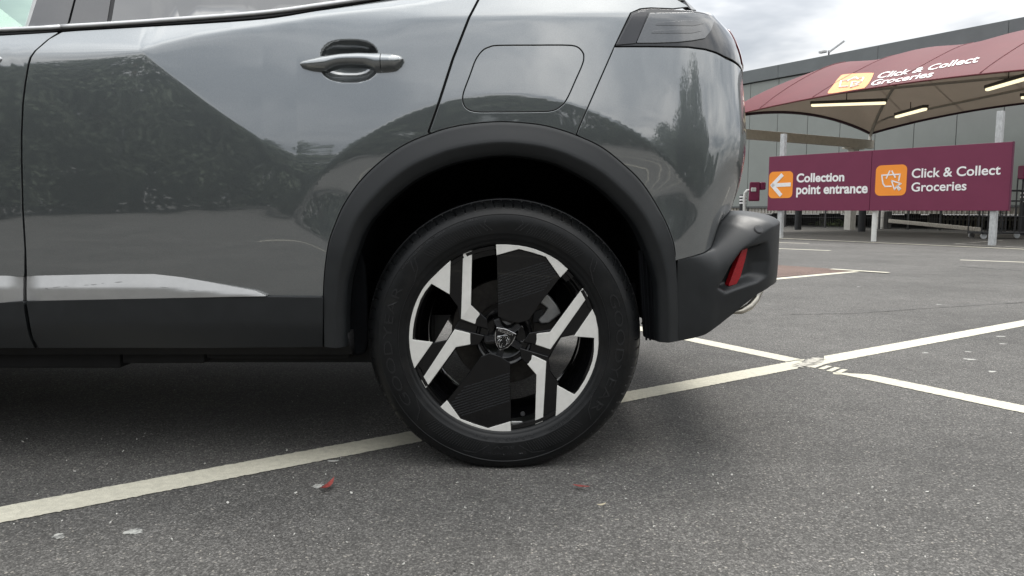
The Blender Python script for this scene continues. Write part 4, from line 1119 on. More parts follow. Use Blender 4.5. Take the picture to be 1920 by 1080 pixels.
# ------------------------------------------------------------------ wheels
def build_wheel():
    w = empty('rear_wheel', (WC[0], WC[1], 0)); w.parent = car
    w.location = Vector((WC[0], WC[1], 0)) - ORG[car.name]
    cx, cy, cz = WC
    # tyre with sipes cut into the shoulder
    half = [(.2290, .010), (.2315, .0025), (.2345, -.0020), (.2385, -.0048), (.2400, -.0052), (.2425, -.0062), (.2435, -.0075), (.2500, -.0105), (.2580, -.0125), (.2590, -.0135), (.2605, -.0138),
            (.2700, -.0150), (.2800, -.0158), (.2900, -.0155), (.2990, -.0140), (.3040, -.0122), (.3052, -.0128), (.3066, -.0118), (.3120, -.0080), (.3180, -.0025), (.3230, .0040), (.3270, .0110), (.3305, .0190), (.3330, .0270), (.3350, .0350),
            (.3362, .0365), (.3330, .0380), (.3330, .0440), (.3385, .0455), (.3400, .0560), (.3412, .0750), (.3418, .0800), (.3350, .0815), (.3350, .0885), (.3420, .0900), (.3425, .1050)]
    prof = half + [(r, .21 - q) for r, q in reversed(half[:-1])]
    n = 900; vs = []; m = len(prof); nsip = 84
    for k in range(n):
        th = 2 * math.pi * k / n
        for j, (r, q) in enumerate(prof):
            rr = r * (1 + .015 * float(sstep(r, .295, .33)))
            r = rr
            if 0.322 < r and (0.0 < q < .0365 or .1735 < q < .21):
                ph = (th * nsip / (2 * math.pi) + (q if q < .1 else .21 - q) * 9.0 + (0.12 * math.sin(th * 7))) % 1.0
                if ph < 0.10: rr = rr - .0042
            x, z = rr * math.sin(th), rr * math.cos(th)
            zz = max(cz + z, 0.0005)
            squash = max(0, 0.05 - (cz + z)) / 0.05 if z < 0 else 0
            vs.append((cx + x, cy + q + (-.006 * squash if q < .1 else .006 * squash), zz))
    fs = [(k * m + j, k * m + j + 1, ((k + 1) % n) * m + j + 1, ((k + 1) % n) * m + j) for k in range(n) for j in range(m - 1)]
    mb = MB(); mb.add(vs, fs); tyre = mb.build('tyre', 'tyre_rubber', w, auto=35)
    # raised lettering on the sidewall
    def yside(r): return cy + float(np.interp(r, [p[0] for p in half[:20]], [p[1] for p in half[:20]]))
    def arc_text(body, r, h, ang, span, name, inward=False, offset=0.0):
        v, f, wdt = text2d(body, offset=offset, res=3)
        k = h * 1.4 * wdt
        mbt = MB(); out = []
        for (tx, ty) in v:
            yy = ty * wdt * h * 1.4
            a = ang + span * (tx - .5)
            rr = r + yy
            out.append((cx + rr * math.sin(a), yside(rr) - .0012, cz + rr * math.cos(a)))
        mbt.add(out, f)
        # edge: second layer beneath so the letters have thickness
        o = mbt.build(name, 'tyre_letter', w)
        sd = o.modifiers.new('thick', 'SOLIDIFY'); sd.thickness = .0018; sd.offset = -1
        return o
    arc_text('GOODYEAR', .2745, .022, math.radians(98), math.radians(62), 'sidewall_lettering', offset=-.012)
    arc_text('GOODYEAR', .2745, .022, math.radians(-94), math.radians(-62) * -1, 'sidewall_lettering', offset=-.012)
    arc_text('215/60R17', .2475, .0085, math.radians(174), math.radians(22), 'sidewall_lettering')
    arc_text('96H', .2475, .0085, math.radians(193), math.radians(8), 'sidewall_lettering')
    arc_text('SUV', .2680, .0080, math.radians(180), math.radians(11), 'sidewall_lettering')
    arc_text('EfficientGrip 2', .2850, .0080, math.radians(180), math.radians(22), 'sidewall_lettering')
    arc_text('OUTSIDE', .2500, .0070, math.radians(147), math.radians(14), 'sidewall_lettering')
    arc_text('TREADWEAR 360  TRACTION A  TEMPERATURE A', .2985, .0058, math.radians(-34), math.radians(44), 'sidewall_lettering')
    # ribbed decoration bands
    mbr = MB()
    for c0 in (-26, 26, 154, -154):
        for k in range(22):
            a = math.radians(c0 + (k - 10.5) * 1.35)
            sk = math.radians(2.2) * (1 if c0 in (26, -154) else -1)
            r0, r1 = .264, .292 - .004 * abs(k - 10) / 10
            p0 = (cx + r0 * math.sin(a), yside(r0) - .0004, cz + r0 * math.cos(a)); p1 = (cx + r1 * math.sin(a + sk), yside(r1) - .0004, cz + r1 * math.cos(a + sk))
            mbr.bar(p0, p1, .0014, .0022, up=(0, 1, 0))
    o = mbr.build('sidewall_ribs', 'tyre_letter', w); tag(o, kind='stuff')
    mbr = MB()
    def arcl(a0, a1, r0, r1, wd=.0022):
        N = 14; pts = []
        for i in range(N + 1):
            a = math.radians(a0 + (a1 - a0) * i / N); r = r0 + (r1 - r0) * i / N
            pts.append((cx + r * math.sin(a), yside(r) - .0004, cz + r * math.cos(a)))
        for i in range(N): mbr.bar(pts[i], pts[i + 1], wd, .0024, up=(0, 1, 0))
    for s in (1, -1):
        arcl(6 * s, 9.5 * s, .268, .286); arcl(9.5 * s, 8 * s, .286, .299); arcl(8.2 * s, 12 * s, .268, .288)
        arcl(47 * s, 50 * s, .294, .272); arcl(50 * s, 57 * s, .272, .2585); arcl(49.5 * s, 52.5 * s, .296, .273)
        arcl(133 * s, 130 * s, .294, .272); arcl(130 * s, 123 * s, .272, .2585)
        arcl(172 * s, 166 * s, .268, .292); arcl(166 * s, 160 * s, .292, .296)
        arcl(57 * s, 123 * s, .2585, .2585, .0012)
    tag(mbr.build('sidewall_crest', 'tyre_letter', w), kind='stuff')

    # rim barrel
    mb = MB()
    mb.lathe([(.2240, .004), (.2295, .0045), (.2305, .007), (.2290, .012), (.2210, .014), (.2160, .022), (.2120, .034), (.2090, .045), (.2060, .060), (.1990, .075), (.1960, .12), (.1990, .175), (.2160, .19), (.226, .20), (.229, .20)], (cx, cy, cz), 128)
    mb.build('rim_barrel', 'gloss_black', w, auto=30)
    Y0 = cy
    def spoke(name, ring, faces, mat, back=.03, bevel=.0012):
        m = MB(); v = [P(p[0], p[1], Y0 + p[2]) for p in ring]; nv = len(v)
        vb = [P(p[0], p[1], Y0 + p[2] + back) for p in ring]
        m.add(v + vb, [tuple(f) for f in faces] + [tuple(range(2 * nv - 1, nv - 1, -1))] + [(i, i + nv, (i + 1) % nv + nv, (i + 1) % nv) for i in range(nv)])
        return m.build(name, mat, w, bevel=bevel)
    def rot(pts): return [(1890 - p[0], 1270 - p[1]) + tuple(p[2:]) for p in pts]
    def flat(name, pts, y, mat, back=.02, bevel=.001):
        ring = [(p[0], p[1], y) for p in pts]; return spoke(name, ring, [range(len(ring))], mat, back, bevel)
    # polished faces
    s2 = [(868.3, 475.7, .004), (885.2, 469, .004), (883, 572, .004), (911, 599, .014), (912.4, 615.7, .015), (864.4, 598, .004)]
    s7 = [(1017.5, 796, .004), (1003, 800.8, .004), (1005.8, 702.6, .004), (978.6, 671.5, .014), (975.7, 655, .015), (1024.3, 677.4, .004)]
    s3 = [(787.6, 716.6, .004), (796.4, 731, .004), (854.7, 651, .004), (895.5, 643.3, .013), (906, 630.5, .015), (852.6, 617.6, .004)]
    s5 = [(1103, 554.4, .004), (1092.4, 540, .004), (1031, 622.5, .004), (994, 626.4, .013), (981.5, 639, .015), (1032, 655, .004)]
    for s in (s2, s7, s3, s5): spoke('polished_spoke', s, [(0, 1, 2, 5), (5, 2, 3, 4)], 'wheel_silver', .022)
    s1 = [(845, 488.3), (843, 552), (809, 532), (797, 547), (788.6, 562), (782, 581), (777, 601), (774.3, 618), (773.4, 636.5), (812, 641.4), (777, 691), (771, 673), (768, 655), (766.6, 636), (768.2, 605), (772.5, 585), (779, 566), (791, 543), (806, 525), (827.5, 504)]
    s6 = [(1041.8, 781.4), (1044.7, 722), (1076.8, 739.6), (1084, 732), (1096, 713), (1105, 694), (1111, 676), (1113.7, 659), (1114, 633.6), (1075.8, 630.7), (1110.8, 579.7), (1117, 594), (1121.5, 617), (1122.5, 645), (1120, 668), (1114.7, 688), (1107, 708), (1095.3, 729), (1082, 747), (1066, 764)]
    s4 = [(930, 458.4), (931, 478.6), (972.8, 467), (1000, 474), (1023.3, 481.5), (1050.6, 520.4), (1065, 505), (1046.7, 488.3), (1033, 480), (1017.5, 472.8), (1003, 467), (988.3, 463), (972, 460.2), (950, 458.4)]
    s8 = [(825.6, 763), (838.2, 750.3), (863.5, 785.3), (890, 795), (915, 802.8), (957.2, 790), (958.2, 810.4), (930, 810), (911, 808.6), (893, 805.5), (876, 800.8), (861, 793.5), (848.9, 785.3), (836, 774)]
    for s in (s1, s6, s4, s8): flat('polished_rim_segment', s, -.001, 'wheel_silver', .016)
    # gloss black spokes
    b1 = [(845.6, 486.5), (868, 474), (886, 468.5), (884.4, 571), (913, 598), (916, 618), (862, 602), (858, 575), (842, 553)]
    b3 = [(773.4, 638), (812, 642.5), (838, 637), (851.5, 615), (909, 629), (898, 646), (856, 653), (797, 733), (786, 716), (776, 692)]
    for s in (b1, b3, rot(b1), rot(b3)): flat('black_spoke', s, .010, 'gloss_black', .045, .002)
    lnk = [(862, 598), (918, 617), (915, 632), (850, 617)]
    for s in (lnk, rot(lnk)): flat('spoke_web', s, .022, 'gloss_black', .04, .003)
    t1 = [(931.4, 479.5), (972.8, 468), (1000, 475), (1022.8, 482.4), (1050, 521), (1012, 570), (992, 600), (972, 606), (952, 602), (933.5, 594)]
    t2 = [(958.5, 790), (915, 801.8), (890, 794), (864, 784.6), (838.8, 749.6), (876, 703), (902, 668), (918, 662), (938, 668), (956.5, 680)]
    tp1 = flat('turbine_panel', t1, .003, 'gloss_black', .05, .0015); tp2 = flat('turbine_panel', t2, .003, 'gloss_black', .05, .0015)
    xr = [1025, 1030, 1035, 1040, 1044, 1047, 1043, 1037, 1031, 1026, 1020]
    for tpn, rr in ((tp1, False), (tp2, True)):
        m = MB()
        for k, x in enumerate(xr):
            p0 = (934.5, 519 + 5.1 * k); p1 = (x, 519 + 5.1 * k - .312 * (x - 934.5))
            if rr: p0, p1 = (1890 - p0[0], 1270 - p0[1]), (1890 - p1[0], 1270 - p1[1])
            m.bar(P(*p0, Y0 + .0030), P(*p1, Y0 + .0030), .0026, .0028, up=(0, 1, 0.35))
        tag(m.build('panel_ribs', 'plastic_satin', w), kind='stuff')
    # outer black edge between segments
    for a0, a1 in ((-24, -6), (30, 48), (150, 176), (206, 222), (58, 70), (238, 250), (-36, -26), (144, 154)):
        N = 10
        mb = MB(); vs = []
        for i in range(N + 1):
            a = math.radians(a0 + (a1 - a0) * i / N)
            for r, y in ((.2295, .003), (.2215, .004), (.2195, .014), (.207, .017)):
                vs.append((cx + r * math.sin(a), Y0 + y, cz + r * math.cos(a)))
        mb.add(vs, [(i * 4 + j, (i + 1) * 4 + j, (i + 1) * 4 + j + 1, i * 4 + j + 1) for i in range(N) for j in range(3)])
        mb.build('rim_flange', 'gloss_black', w, auto=30)
    # hub, cap star, badge
    mb = MB(); mb.lathe([(.0, .030), (.050, .030), (.056, .027), (.062, .020), (.068, .016), (.072, .020), (.074, .06)], (cx, cy, cz), 64); mb.build('hub_face', 'gloss_black', w, auto=40)
    cap = MB(); star = []
    arms = [-22, 50, 122, 194, 266]
    pts = []
    for a in arms:
        for da, r in ((-36, .022), (-13, .030), (-8.5, .050), (8.5, .050), (13, .030)):
            t = math.radians(a + da); pts.append((cx + r * math.sin(t), Y0 + (.012 if r < .04 else .017), cz + r * math.cos(t)))
    nn_ = len(pts); c_ = (cx, Y0 + .008, cz)
    cap.add(pts + [c_] + [(p[0], p[1] + .02, p[2]) for p in pts], [(i, (i + 1) % nn_, nn_) for i in range(nn_)] + [(i, i + nn_ + 1, (i + 1) % nn_ + nn_ + 1, (i + 1) % nn_) for i in range(nn_)])
    capo = cap.build('centre_cap', 'plastic_satin', w, bevel=.0012)
    m = MB()
    for a in arms:
        for k in range(7):
            t = math.radians(a); r = .027 + .0034 * k; hw = .0062
            c0 = Vector((cx + r * math.sin(t), Y0 + .0095 + .0062 * (r - .027) / .02, cz + r * math.cos(t))); sd = Vector((math.cos(t), 0, -math.sin(t)))
            m.bar(c0 - sd * hw, c0 + sd * hw, .0010, .0014, up=(0, 1, 0))
    tag(m.build('cap_ribs', 'gloss_trim', w), kind='stuff')
    sc = 148.0 / 1000                                      # zoom pixels (6.75 per photo pixel) to photo pixels
    def bz(x, y): return (860 + x / 6.753, 550 + y / 6.75)
    shield = [bz(*q) for q in [(478, 432), (600, 450), (728, 512), (712, 570), (680, 630), (620, 690), (522, 722), (478, 660), (458, 580), (460, 500)]]
    flat('badge_back', shield, .0042, 'chrome', .010, .0008)
    inn = shrink(smooth_curve(shield, 3, closed=True), 1.5)
    flat('badge_field', inn, .0036, 'gloss_black', .004, .0)
    m = MB()
    for ln in ([(486, 552), (500, 540), (545, 538), (575, 528), (610, 532), (640, 560), (648, 600), (632, 632), (604, 640)], [(486, 552), (492, 575), (520, 570), (522, 585), (500, 600), (500, 640), (530, 690)],
               [(556, 575), (575, 545), (592, 552), (588, 572)], [(600, 585), (612, 610), (604, 645), (580, 672), (556, 668)], [(545, 585), (520, 615), (515, 650), (528, 688)], [(555, 630), (540, 655), (545, 690)], [(612, 560), (632, 590), (622, 620)], [(492, 552), (525, 552), (540, 560)]):
        m.tube([P(*bz(x, y), Y0 + .0034) for x, y in smooth_curve(ln, 3)], .0006, 6)
    m.build('badge_emblem', 'chrome', w)
    v, f, wd = text2d('PEUGEOT', res=3)
    p0 = bz(497, 478); p1 = bz(690, 540); m = MB()
    ux, uy = (p1[0] - p0[0]), (p1[1] - p0[1]); ln = math.hypot(ux, uy)
    m.add([P(p0[0] + ux * tx + uy * ty * 1.0, p0[1] + uy * tx - ux * ty * 1.0, Y0 + .0030) for tx, ty in v], f); m.build('badge_lettering', 'chrome', w)
    # valve, brake
    mb = MB(); mb.tube([P(980, 776, Y0 + .012), P(980, 776, Y0 + .035)], [.0058, .0062], 14); mb.build('tyre_valve', 'rubber_seal', w, bevel=.001)
    mb = MB(); mb.box(P(977, 795, Y0 + .016), (.052, .004, .016)); mb.build('balance_weight', 'cast_alloy', w, bevel=.002)
    mb = MB(); mb.lathe([(.05, .14), (.05, .105), (.075, .10), (.078, .112), (.136, .112), (.138, .115), (.138, .128), (.136, .131), (.078, .131)], (cx, cy, cz), 72); mb.build('brake_disc', 'brake_iron', w, auto=30)
    mb = MB()
    cal = [(1004, 553), (1020, 546), (1032, 556), (1046, 574), (1052, 588), (1042, 596), (1030, 606), (1014, 608), (1008, 600), (1018, 590), (1026, 578), (1018, 572), (1010, 566)]
    mb.prism([P(x, y, Y0 + .10) for x, y in cal], (0, .04, 0))
    mb.build('brake_caliper', 'cast_alloy', w, bevel=.004, segs=3)
    mb = MB(); mb.prism([P(x, y, Y0 + .108) for x, y in ((1000, 585), (1016, 578), (1022, 590), (1012, 606), (998, 604))], (0, .03, 0)); mb.build('caliper_bracket', 'plastic_satin', w, bevel=.002)
    mb = MB(); mb.tube([(cx, cy + .13, cz), (cx, cy + .30, cz)], .05, 24); mb.box((cx - .02, YC, .30), (.09, 1.4, .08)); mb.build('axle_beam', 'underbody', w)
    return w
rear_wheel = build_wheel()
def copy_tree(o, parent):
    c = o.copy(); COL.objects.link(c); c.parent = parent
    for ch in o.children: copy_tree(ch, c)
    return c
fw = copy_tree(rear_wheel, car); fw.name = 'front_wheel'; fw.location.x -= 2.739
for mirror_x in (0, -2.739):
    fw = copy_tree(rear_wheel, car); fw.name = 'far_wheel'; fw.location.x += mirror_x; fw.rotation_euler.z = math.pi
    fw.location.y = (2 * YC - WC[1]) - YC

# ------------------------------------------------------------------ background frame: U towards the building, W along it (to the left, away)
_th = math.atan2(960 - 66, FPX)
W = Vector((-math.sin(_th), math.cos(_th), 0)); U = Vector((math.cos(_th), math.sin(_th), 0)); ZV = Vector((0, 0, 1))
D0 = 27.0
B0 = Vector(((1600 - 960) / FPX * D0, D0, 0))
RZW = math.atan2(W.y, W.x)
def along(px, p0, d):
    """parameter t where the plan line p0 + t d is seen at photo column px (near the horizon)"""
    k = (px - 960) / FPX
    return (k * p0.y - p0.x) / (d.x - k * d.y)
def on_wall(px, py, p0, d):
    """photo direction meeting the upright plane through p0 along d -> (t, z)"""
    r = ray(px, py); k = r[0] / r[1]
    t = (k * p0.y - p0.x) / (d.x - k * d.y)
    y = p0.y + t * d.y
    return t, CAMZ + r[2] * y / r[1]

# store building --------------------------------------------------
store = empty('store_building', (B0.x, B0.y, 0), 'long low store building clad in grey-green metal panels with dark parapet', 'building')
Z0, Z1, Z2 = 0.80, 5.80, 6.34
j0 = [along(x, B0, W) for x in (1449, 1504.6, 1565, 1629, 1700.6, 1778, 1865)]
dt = (j0[0] - j0[-1]) / 6
T_near, T_far = j0[-1] - 6 * dt, j0[0] + 13 * dt
k = T_near
edges = [j0[-1] + dt * i for i in range(-6, 20)]
pw = None
for i in range(len(edges) - 1):
    c = B0 + W * ((edges[i] + edges[i + 1]) / 2) + U * .04 + ZV * ((Z0 + Z1) / 2)
    o = MB().box(c, (dt - .022, .08, Z1 - Z0), rz=RZW).build('cladding_panel', 'cladding_grey', store, bevel=.004)
    if i % 2 == 0 or True:
        c2 = B0 + W * ((edges[i] + edges[i + 1]) / 2) - U * .02 + ZV * ((Z1 + Z2) / 2)
        if i % 3 == 0:
            MB().box(B0 + W * (edges[i] + 1.5 * dt) + U * .02 + ZV * ((Z1 + Z2) / 2 + .02), (3 * dt - .012, .20, Z2 - Z1 - .04), rz=RZW).build('parapet_panel', 'parapet_grey', store, bevel=.006)
cen = B0 + W * ((edges[0] + edges[-1]) / 2)
LNW = edges[-1] - edges[0]
MB().box(cen + U * 9.2 + ZV * 3.30, (LNW, 18, 5.2), rz=RZW).build('wall_core', 'cladding_edge', store)
MB().box(cen + U * .02 + ZV * 0.765, (LNW, .12, .07), rz=RZW).build('drip_flashing', 'cladding_edge', store)
MB().box(cen + U * 9.3 + ZV * 6.0, (LNW, 17.7, .16), rz=RZW).build('roof', 'roof_felt', store)
m = MB(); m.box(cen + U * .10 + ZV * .625, (LNW, .06, .21), rz=RZW)
for i in range(int(LNW / .16)):
    m.box(B0 + W * (edges[0] + .16 * (i + .5)) + U * .055 + ZV * .625, (.07, .05, .20), rz=RZW)
m.build('ribbed_fascia', 'fascia_cream', store)
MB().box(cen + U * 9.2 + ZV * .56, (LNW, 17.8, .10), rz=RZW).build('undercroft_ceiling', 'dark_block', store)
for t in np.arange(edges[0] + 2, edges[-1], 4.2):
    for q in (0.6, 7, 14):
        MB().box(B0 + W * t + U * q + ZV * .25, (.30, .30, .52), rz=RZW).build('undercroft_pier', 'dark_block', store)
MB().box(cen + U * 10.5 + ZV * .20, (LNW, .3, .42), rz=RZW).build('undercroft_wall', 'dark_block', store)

# pale pickets seen through the undercroft
def place(px, py, name=None): return Vector(G(px, py))
pk = empty('picket_fence', tuple(B0 + U * 3.5), 'cream picket fence in the dark gap under the store wall', 'fence')
for i in range(34):
    t = along(1738, B0 + U * 3.5, W) - .14 * i
    MB().box(B0 + U * 3.5 + W * t + ZV * .25, (.06, .03, .44), rz=RZW).build('picket', 'picket_cream', pk)
MB().bar(tuple(B0 + U * 3.55 + W * along(1735, B0 + U * 3.5, W) + ZV * .3), tuple(B0 + U * 3.55 + W * (along(1738, B0 + U * 3.5, W) - 4.8) + ZV * .3), .03, .06).build('rail', 'picket_cream', pk)

# wire mesh fence in front of the undercroft
fp = B0 - U * .9
mf = empty('mesh_fence', tuple(fp), 'low dark wire mesh fence along the foot of the store wall', 'fence')
m = MB(); t0, t1 = along(1960, fp, W), along(1380, fp, W)
for t in np.arange(t0, t1, .075): m.box(fp + W * t + ZV * .36, (.007, .007, .72), rz=RZW)
for z in (.06, .38, .71): m.bar(tuple(fp + W * t0 + ZV * z), tuple(fp + W * t1 + ZV * z), .010, .010)
o = m.build('wire_mesh', 'mesh_wire', mf); tag(o, kind='stuff')
for x in (1400, 1470, 1545, 1646, 1700, 1760, 1832, 1900):
    t = along(x, fp, W); MB().box(fp + W * t + ZV * .38, (.05, .05, .76), rz=RZW).build('fence_post', 'mesh_wire', mf, bevel=.004)

# white pier and sloping ribbed ramp edge
wp = B0 - U * .45; t = along(1650, wp, W)
pier = empty('white_pier', tuple(wp + W * t), 'short white square pier between sign post and sloping ramp edge', 'pier')
MB().box(wp + W * t + ZV * .36, (.30, .30, .72), rz=RZW).build('shaft', 'concrete_white', pier, bevel=.01)
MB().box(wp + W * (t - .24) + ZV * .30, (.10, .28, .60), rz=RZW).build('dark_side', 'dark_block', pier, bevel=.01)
ra = fp - U * .25
ta, tb_ = along(1664, ra, W), along(1836, ra, W)
za, zb = on_wall(1664, 414, ra, W)[1], .06
rp = empty('ramp_edge_beam', tuple(ra + W * ta), 'white ribbed beam sloping down to the ground behind the sign', 'beam')
m = MB(); m.bar(tuple(ra + W * ta + ZV * za), tuple(ra + W * tb_ + ZV * zb), .05, .12)
m.build('beam', 'fascia_cream', rp, bevel=.004)
m = MB()
pa, pb = ra + W * ta + ZV * za - U * .035, ra + W * tb_ + ZV * zb - U * .035
for i in range(40):
    q = pa.lerp(pb, (i + .5) / 40); m.box(q, (.055, .03, .105), rz=RZW)
o = m.build('ribs', 'fascia_cream', rp); tag(o, kind='stuff')

# weeds along the wall
wd = empty('weed_clump', tuple(Vector(G(1560, 427))), 'low green weeds growing at the foot of the store wall beside a white column', 'plant')
m = MB(); rnd = random.Random(4); c = Vector(G(1560, 426))
for i in range(260):
    x = rnd.gauss(0, .45); h = rnd.uniform(.05, .32) * math.exp(-x * x)
    b = c + W * x + U * rnd.uniform(-.1, .3); a = rnd.uniform(0, 6.28); s = rnd.uniform(.02, .05)
    d = Vector((math.cos(a), math.sin(a), rnd.uniform(-.2, .6))) * s; e_ = Vector((-math.sin(a), math.cos(a), .3)) * s * .6
    p = b + ZV * h; m.add([p - d, p - e_, p + d, p + e_], [(0, 1, 2, 3)])
m.build('leaves', 'foliage_weed', wd)
m = MB()
for i in range(12):
    b = c + W * rnd.gauss(0, .35); m.tube([b, b + Vector((rnd.uniform(-.05, .05), 0, .2))], .004, 5)
m.build('stems', 'foliage_weed', wd)

# sign ------------------------------------------------------------
HS = 1.22
DL, DR = FPX * HS / 99.0, FPX * HS / 127.0
sl = Vector(P(1438.5, 397, DL)); sr = Vector(P(1890.5, 392.3, DR))
sl0 = Vector((sl.x, sl.y, 0)); sr0 = Vector((sr.x, sr.y, 0)); SD = (sr0 - sl0); SL = SD.length; SD.normalize()
SNRM = Vector((SD.y, -SD.x, 0))
if SNRM.y > 0: SNRM = -SNRM
zb_s = (sl.z + sr.z) / 2; RZS = math.atan2(SD.y, SD.x)
sign = empty('direction_sign', tuple((sl0 + sr0) / 2), 'wide maroon Click & Collect Groceries sign with orange icons on three posts', 'sign')
ts = on_wall(1632.5, 340, sl0, SD)[0]
for a, b in ((0, ts - .004), (ts + .004, SL)):
    MB().box(sl0 + SD * ((a + b) / 2) + ZV * (zb_s + HS / 2) - SNRM * .02, (b - a, .04, HS), rz=RZS).build('sign_panel', 'sign_maroon', sign, bevel=.004)
MB().box(sl0 + SD * (SL + .008) + ZV * (zb_s + HS / 2) - SNRM * .025, (.016, .06, HS + .01), rz=RZS).build('edge_trim', 'sign_edge', sign)
def sp(px, py, out=.003):
    t, z = on_wall(px, py, sl0, SD); return sl0 + SD * t + ZV * z + SNRM * out
def tile(q, name, rad=.17, out=.004):
    t0, z0 = on_wall(q[0], q[2], sl0, SD); t1, z1 = on_wall(q[1], q[3], sl0, SD)
    w, h = t1 - t0, z0 - z1; r = min(w, h) * rad; pts = []
    for cx_, cz_, a0 in ((t1 - r, z0 - r, 0), (t0 + r, z0 - r, 90), (t0 + r, z1 + r, 180), (t1 - r, z1 + r, 270)):
        for k in range(7):
            a = math.radians(a0 + 15 * k); pts.append((cx_ + r * math.cos(a), cz_ + r * math.sin(a)))
    MB().prism([tuple(sl0 + SD * t + ZV * z + SNRM * out) for t, z in pts], tuple(-SNRM * .006)).build(name, 'orange_tile', sign)
    return t0, t1, z1, z0
tile((1442.7, 1485.5, 322.5, 371.2), 'icon_tile')
tile((1643, 1698.4, 310.6, 366.4), 'icon_tile')
def stroke(m, pts, w, fn, out):
    for a, b in zip(pts[:-1], pts[1:]):
        p, q = fn(*a, out), fn(*b, out); d = (q - p).normalized() * w * .35
        m.bar(tuple(p - d), tuple(q + d), w, .004, up=tuple(SNRM))
c1 = lambda x, y: (1380 + x / 6.857, 320 + y / 6.857)
c2 = lambda x, y: (1640 + x / 6.75, 320 + y / 6.75)
m = MB(); stroke(m, [c1(690, 178), c1(480, 187)], .085, sp, .007); stroke(m, [c1(590, 62), c1(470, 188), c1(572, 308)], .085, sp, .009); m.build('arrow', 'white_print', sign)
m = MB()
stroke(m, [c2(306, 128), c2(322, 45), c2(92, 58), c2(107, 165), c2(135, 200), c2(212, 198)], .026, sp, .007)
stroke(m, [c2(150, 95), c2(193, 5)], .026, sp, .0075); stroke(m, [c2(262, 85), c2(222, 5)], .026, sp, .0075)
stroke(m, [c2(215, 125), c2(336, 165), c2(290, 190), c2(330, 230), c2(310, 246), c2(278, 200), c2(254, 240), c2(215, 125)], .024, sp, .0085)
m.build('basket_icon', 'white_print', sign)
def sign_text(body, p0, p1, offset, name='lettering', out=.0045, vs=1.0):
    v, f, wdt = text2d(body, offset=offset)
    a = on_wall(*p0, sl0, SD); b = on_wall(*p1, sl0, SD); wt = b[0] - a[0]
    m = MB(); m.add([tuple(sl0 + SD * (a[0] + wt * x) + ZV * (a[1] + (b[1] - a[1]) * x + wt * y * vs) + SNRM * out) for x, y in v], f)
    o = m.build(name, 'white_print', sign)
sign_text('Collection', (1493.5, 341.5), (1583, 339.2), .032)
sign_text('point entrance', (1493, 363.8), (1626.8, 361.4), .030, vs=1.08)
sign_text('Click & Collect', (1709.3, 333.4), (1876, 326.8), .018)
sign_text('Groceries', (1708.6, 358.9), (1812, 356.4), .018)
def post(px, base_py, top_z, sz, mat, rnd_=False):
    t = on_wall(px, 420, sl0, SD)[0]; c = sl0 + SD * t - SNRM * (.04 + sz / 2 + .002)
    m = MB()
    if rnd_: m.tube([tuple(c), tuple(c + ZV * top_z)], sz / 2, 20)
    else: m.box(c + ZV * top_z / 2, (sz, sz, top_z), rz=RZS)
    m.build('sign_post', mat, sign, bevel=.004, smooth=False)
zt_l = on_wall(1462, 251, sl0, SD)[1]; zt_r = on_wall(1870, 208, sl0, SD)[1]
post(1459, 441, zt_l, .105, 'galvanised'); post(1635.5, 452, zb_s + .6, .10, 'white_post', True); post(1859, 462, zt_r, .105, 'galvanised')

# canopy ----------------------------------------------------------
Bc = Vector(P(1632, 250, 24.7)); CB = Vector((Bc.x, Bc.y, 0))
DEP = 7.2; LEN = 9.6; ZC = Bc.z
A0 = CB - U * DEP                      # front left corner
S_ = -W                                # runs to the right, towards the camera
def chz(s, u):
    s = np.asarray(s, float); u = np.asarray(u, float)
    e_s = 4 * (s / LEN) * (1 - s / LEN); e_u = 4 * (u / DEP) * (1 - u / DEP)
    tu = 1 - np.abs(2 * u / DEP - 1); te = np.clip(np.minimum(s, LEN - s) / 1.35, 0, 1)
    ridge = 1.85 - .10 * np.sin(np.clip((s - 1.2) / (LEN - 2.4), 0, 1) * math.pi * 3) ** 2
    edge = .24 * e_s * (1 - e_u) + .40 * e_u * (1 - e_s) + .1 * e_s * e_u
    edge = edge + .22 * e_s * (u / DEP) * (1 - e_u)
    hip = np.minimum(tu ** 0.93, te ** 0.80)
    soft = 1 / ((1 / np.maximum(tu, 1e-4)) ** 6 + (1 / np.maximum(te, 1e-4)) ** 6) ** (1 / 6.0)
    h = np.clip(soft * 1.0, 0, 1)
    return ZC + edge * (1 - h) + (ridge) * (h ** .93)
def cpt(s, u, dz=0.0):
    p = A0 + S_ * float(s) + U * float(u); return Vector((p.x, p.y, float(chz(s, u)) + dz))
canopy = empty('fabric_canopy', tuple(CB), 'maroon tensile fabric canopy over the collection point with pale lining', 'canopy')
NS, NU = 72, 56
for nm, mt, dz in (('roof_fabric', 'fabric_maroon', 0.0), ('lining', 'fabric_lining', -.012)):
    m = MB(); vs = [tuple(cpt(LEN * i / NS, DEP * j / NU, dz)) for i in range(NS + 1) for j in range(NU + 1)]
    m.add(vs, [(i * (NU + 1) + j, (i + 1) * (NU + 1) + j, (i + 1) * (NU + 1) + j + 1, i * (NU + 1) + j + 1) for i in range(NS) for j in range(NU)])
    m.build(nm, mt, canopy, smooth=True)
for ln in ([(0, DEP * k / 40) for k in range(41)], [(LEN * k / 40, DEP) for k in range(41)], [(LEN, DEP * k / 40) for k in range(41)]):
    MB().tube([tuple(cpt(s, u, -.01)) for s, u in ln], .045, 8).build('edge_piping', 'piping_dark', canopy, smooth=True)
MB().tube([tuple(cpt(LEN * k / 40, 0, -.01)) for k in range(41)], .02, 8).build('edge_piping', 'fabric_maroon', canopy, smooth=True)
for s_ in (1.35, 2.9, 4.8, 6.7, 8.25):
    MB().tube([tuple(cpt(s_, DEP * k / 40, .004)) for k in range(41)], .012, 6).build('fabric_seam', 'fabric_maroon', canopy, smooth=True)
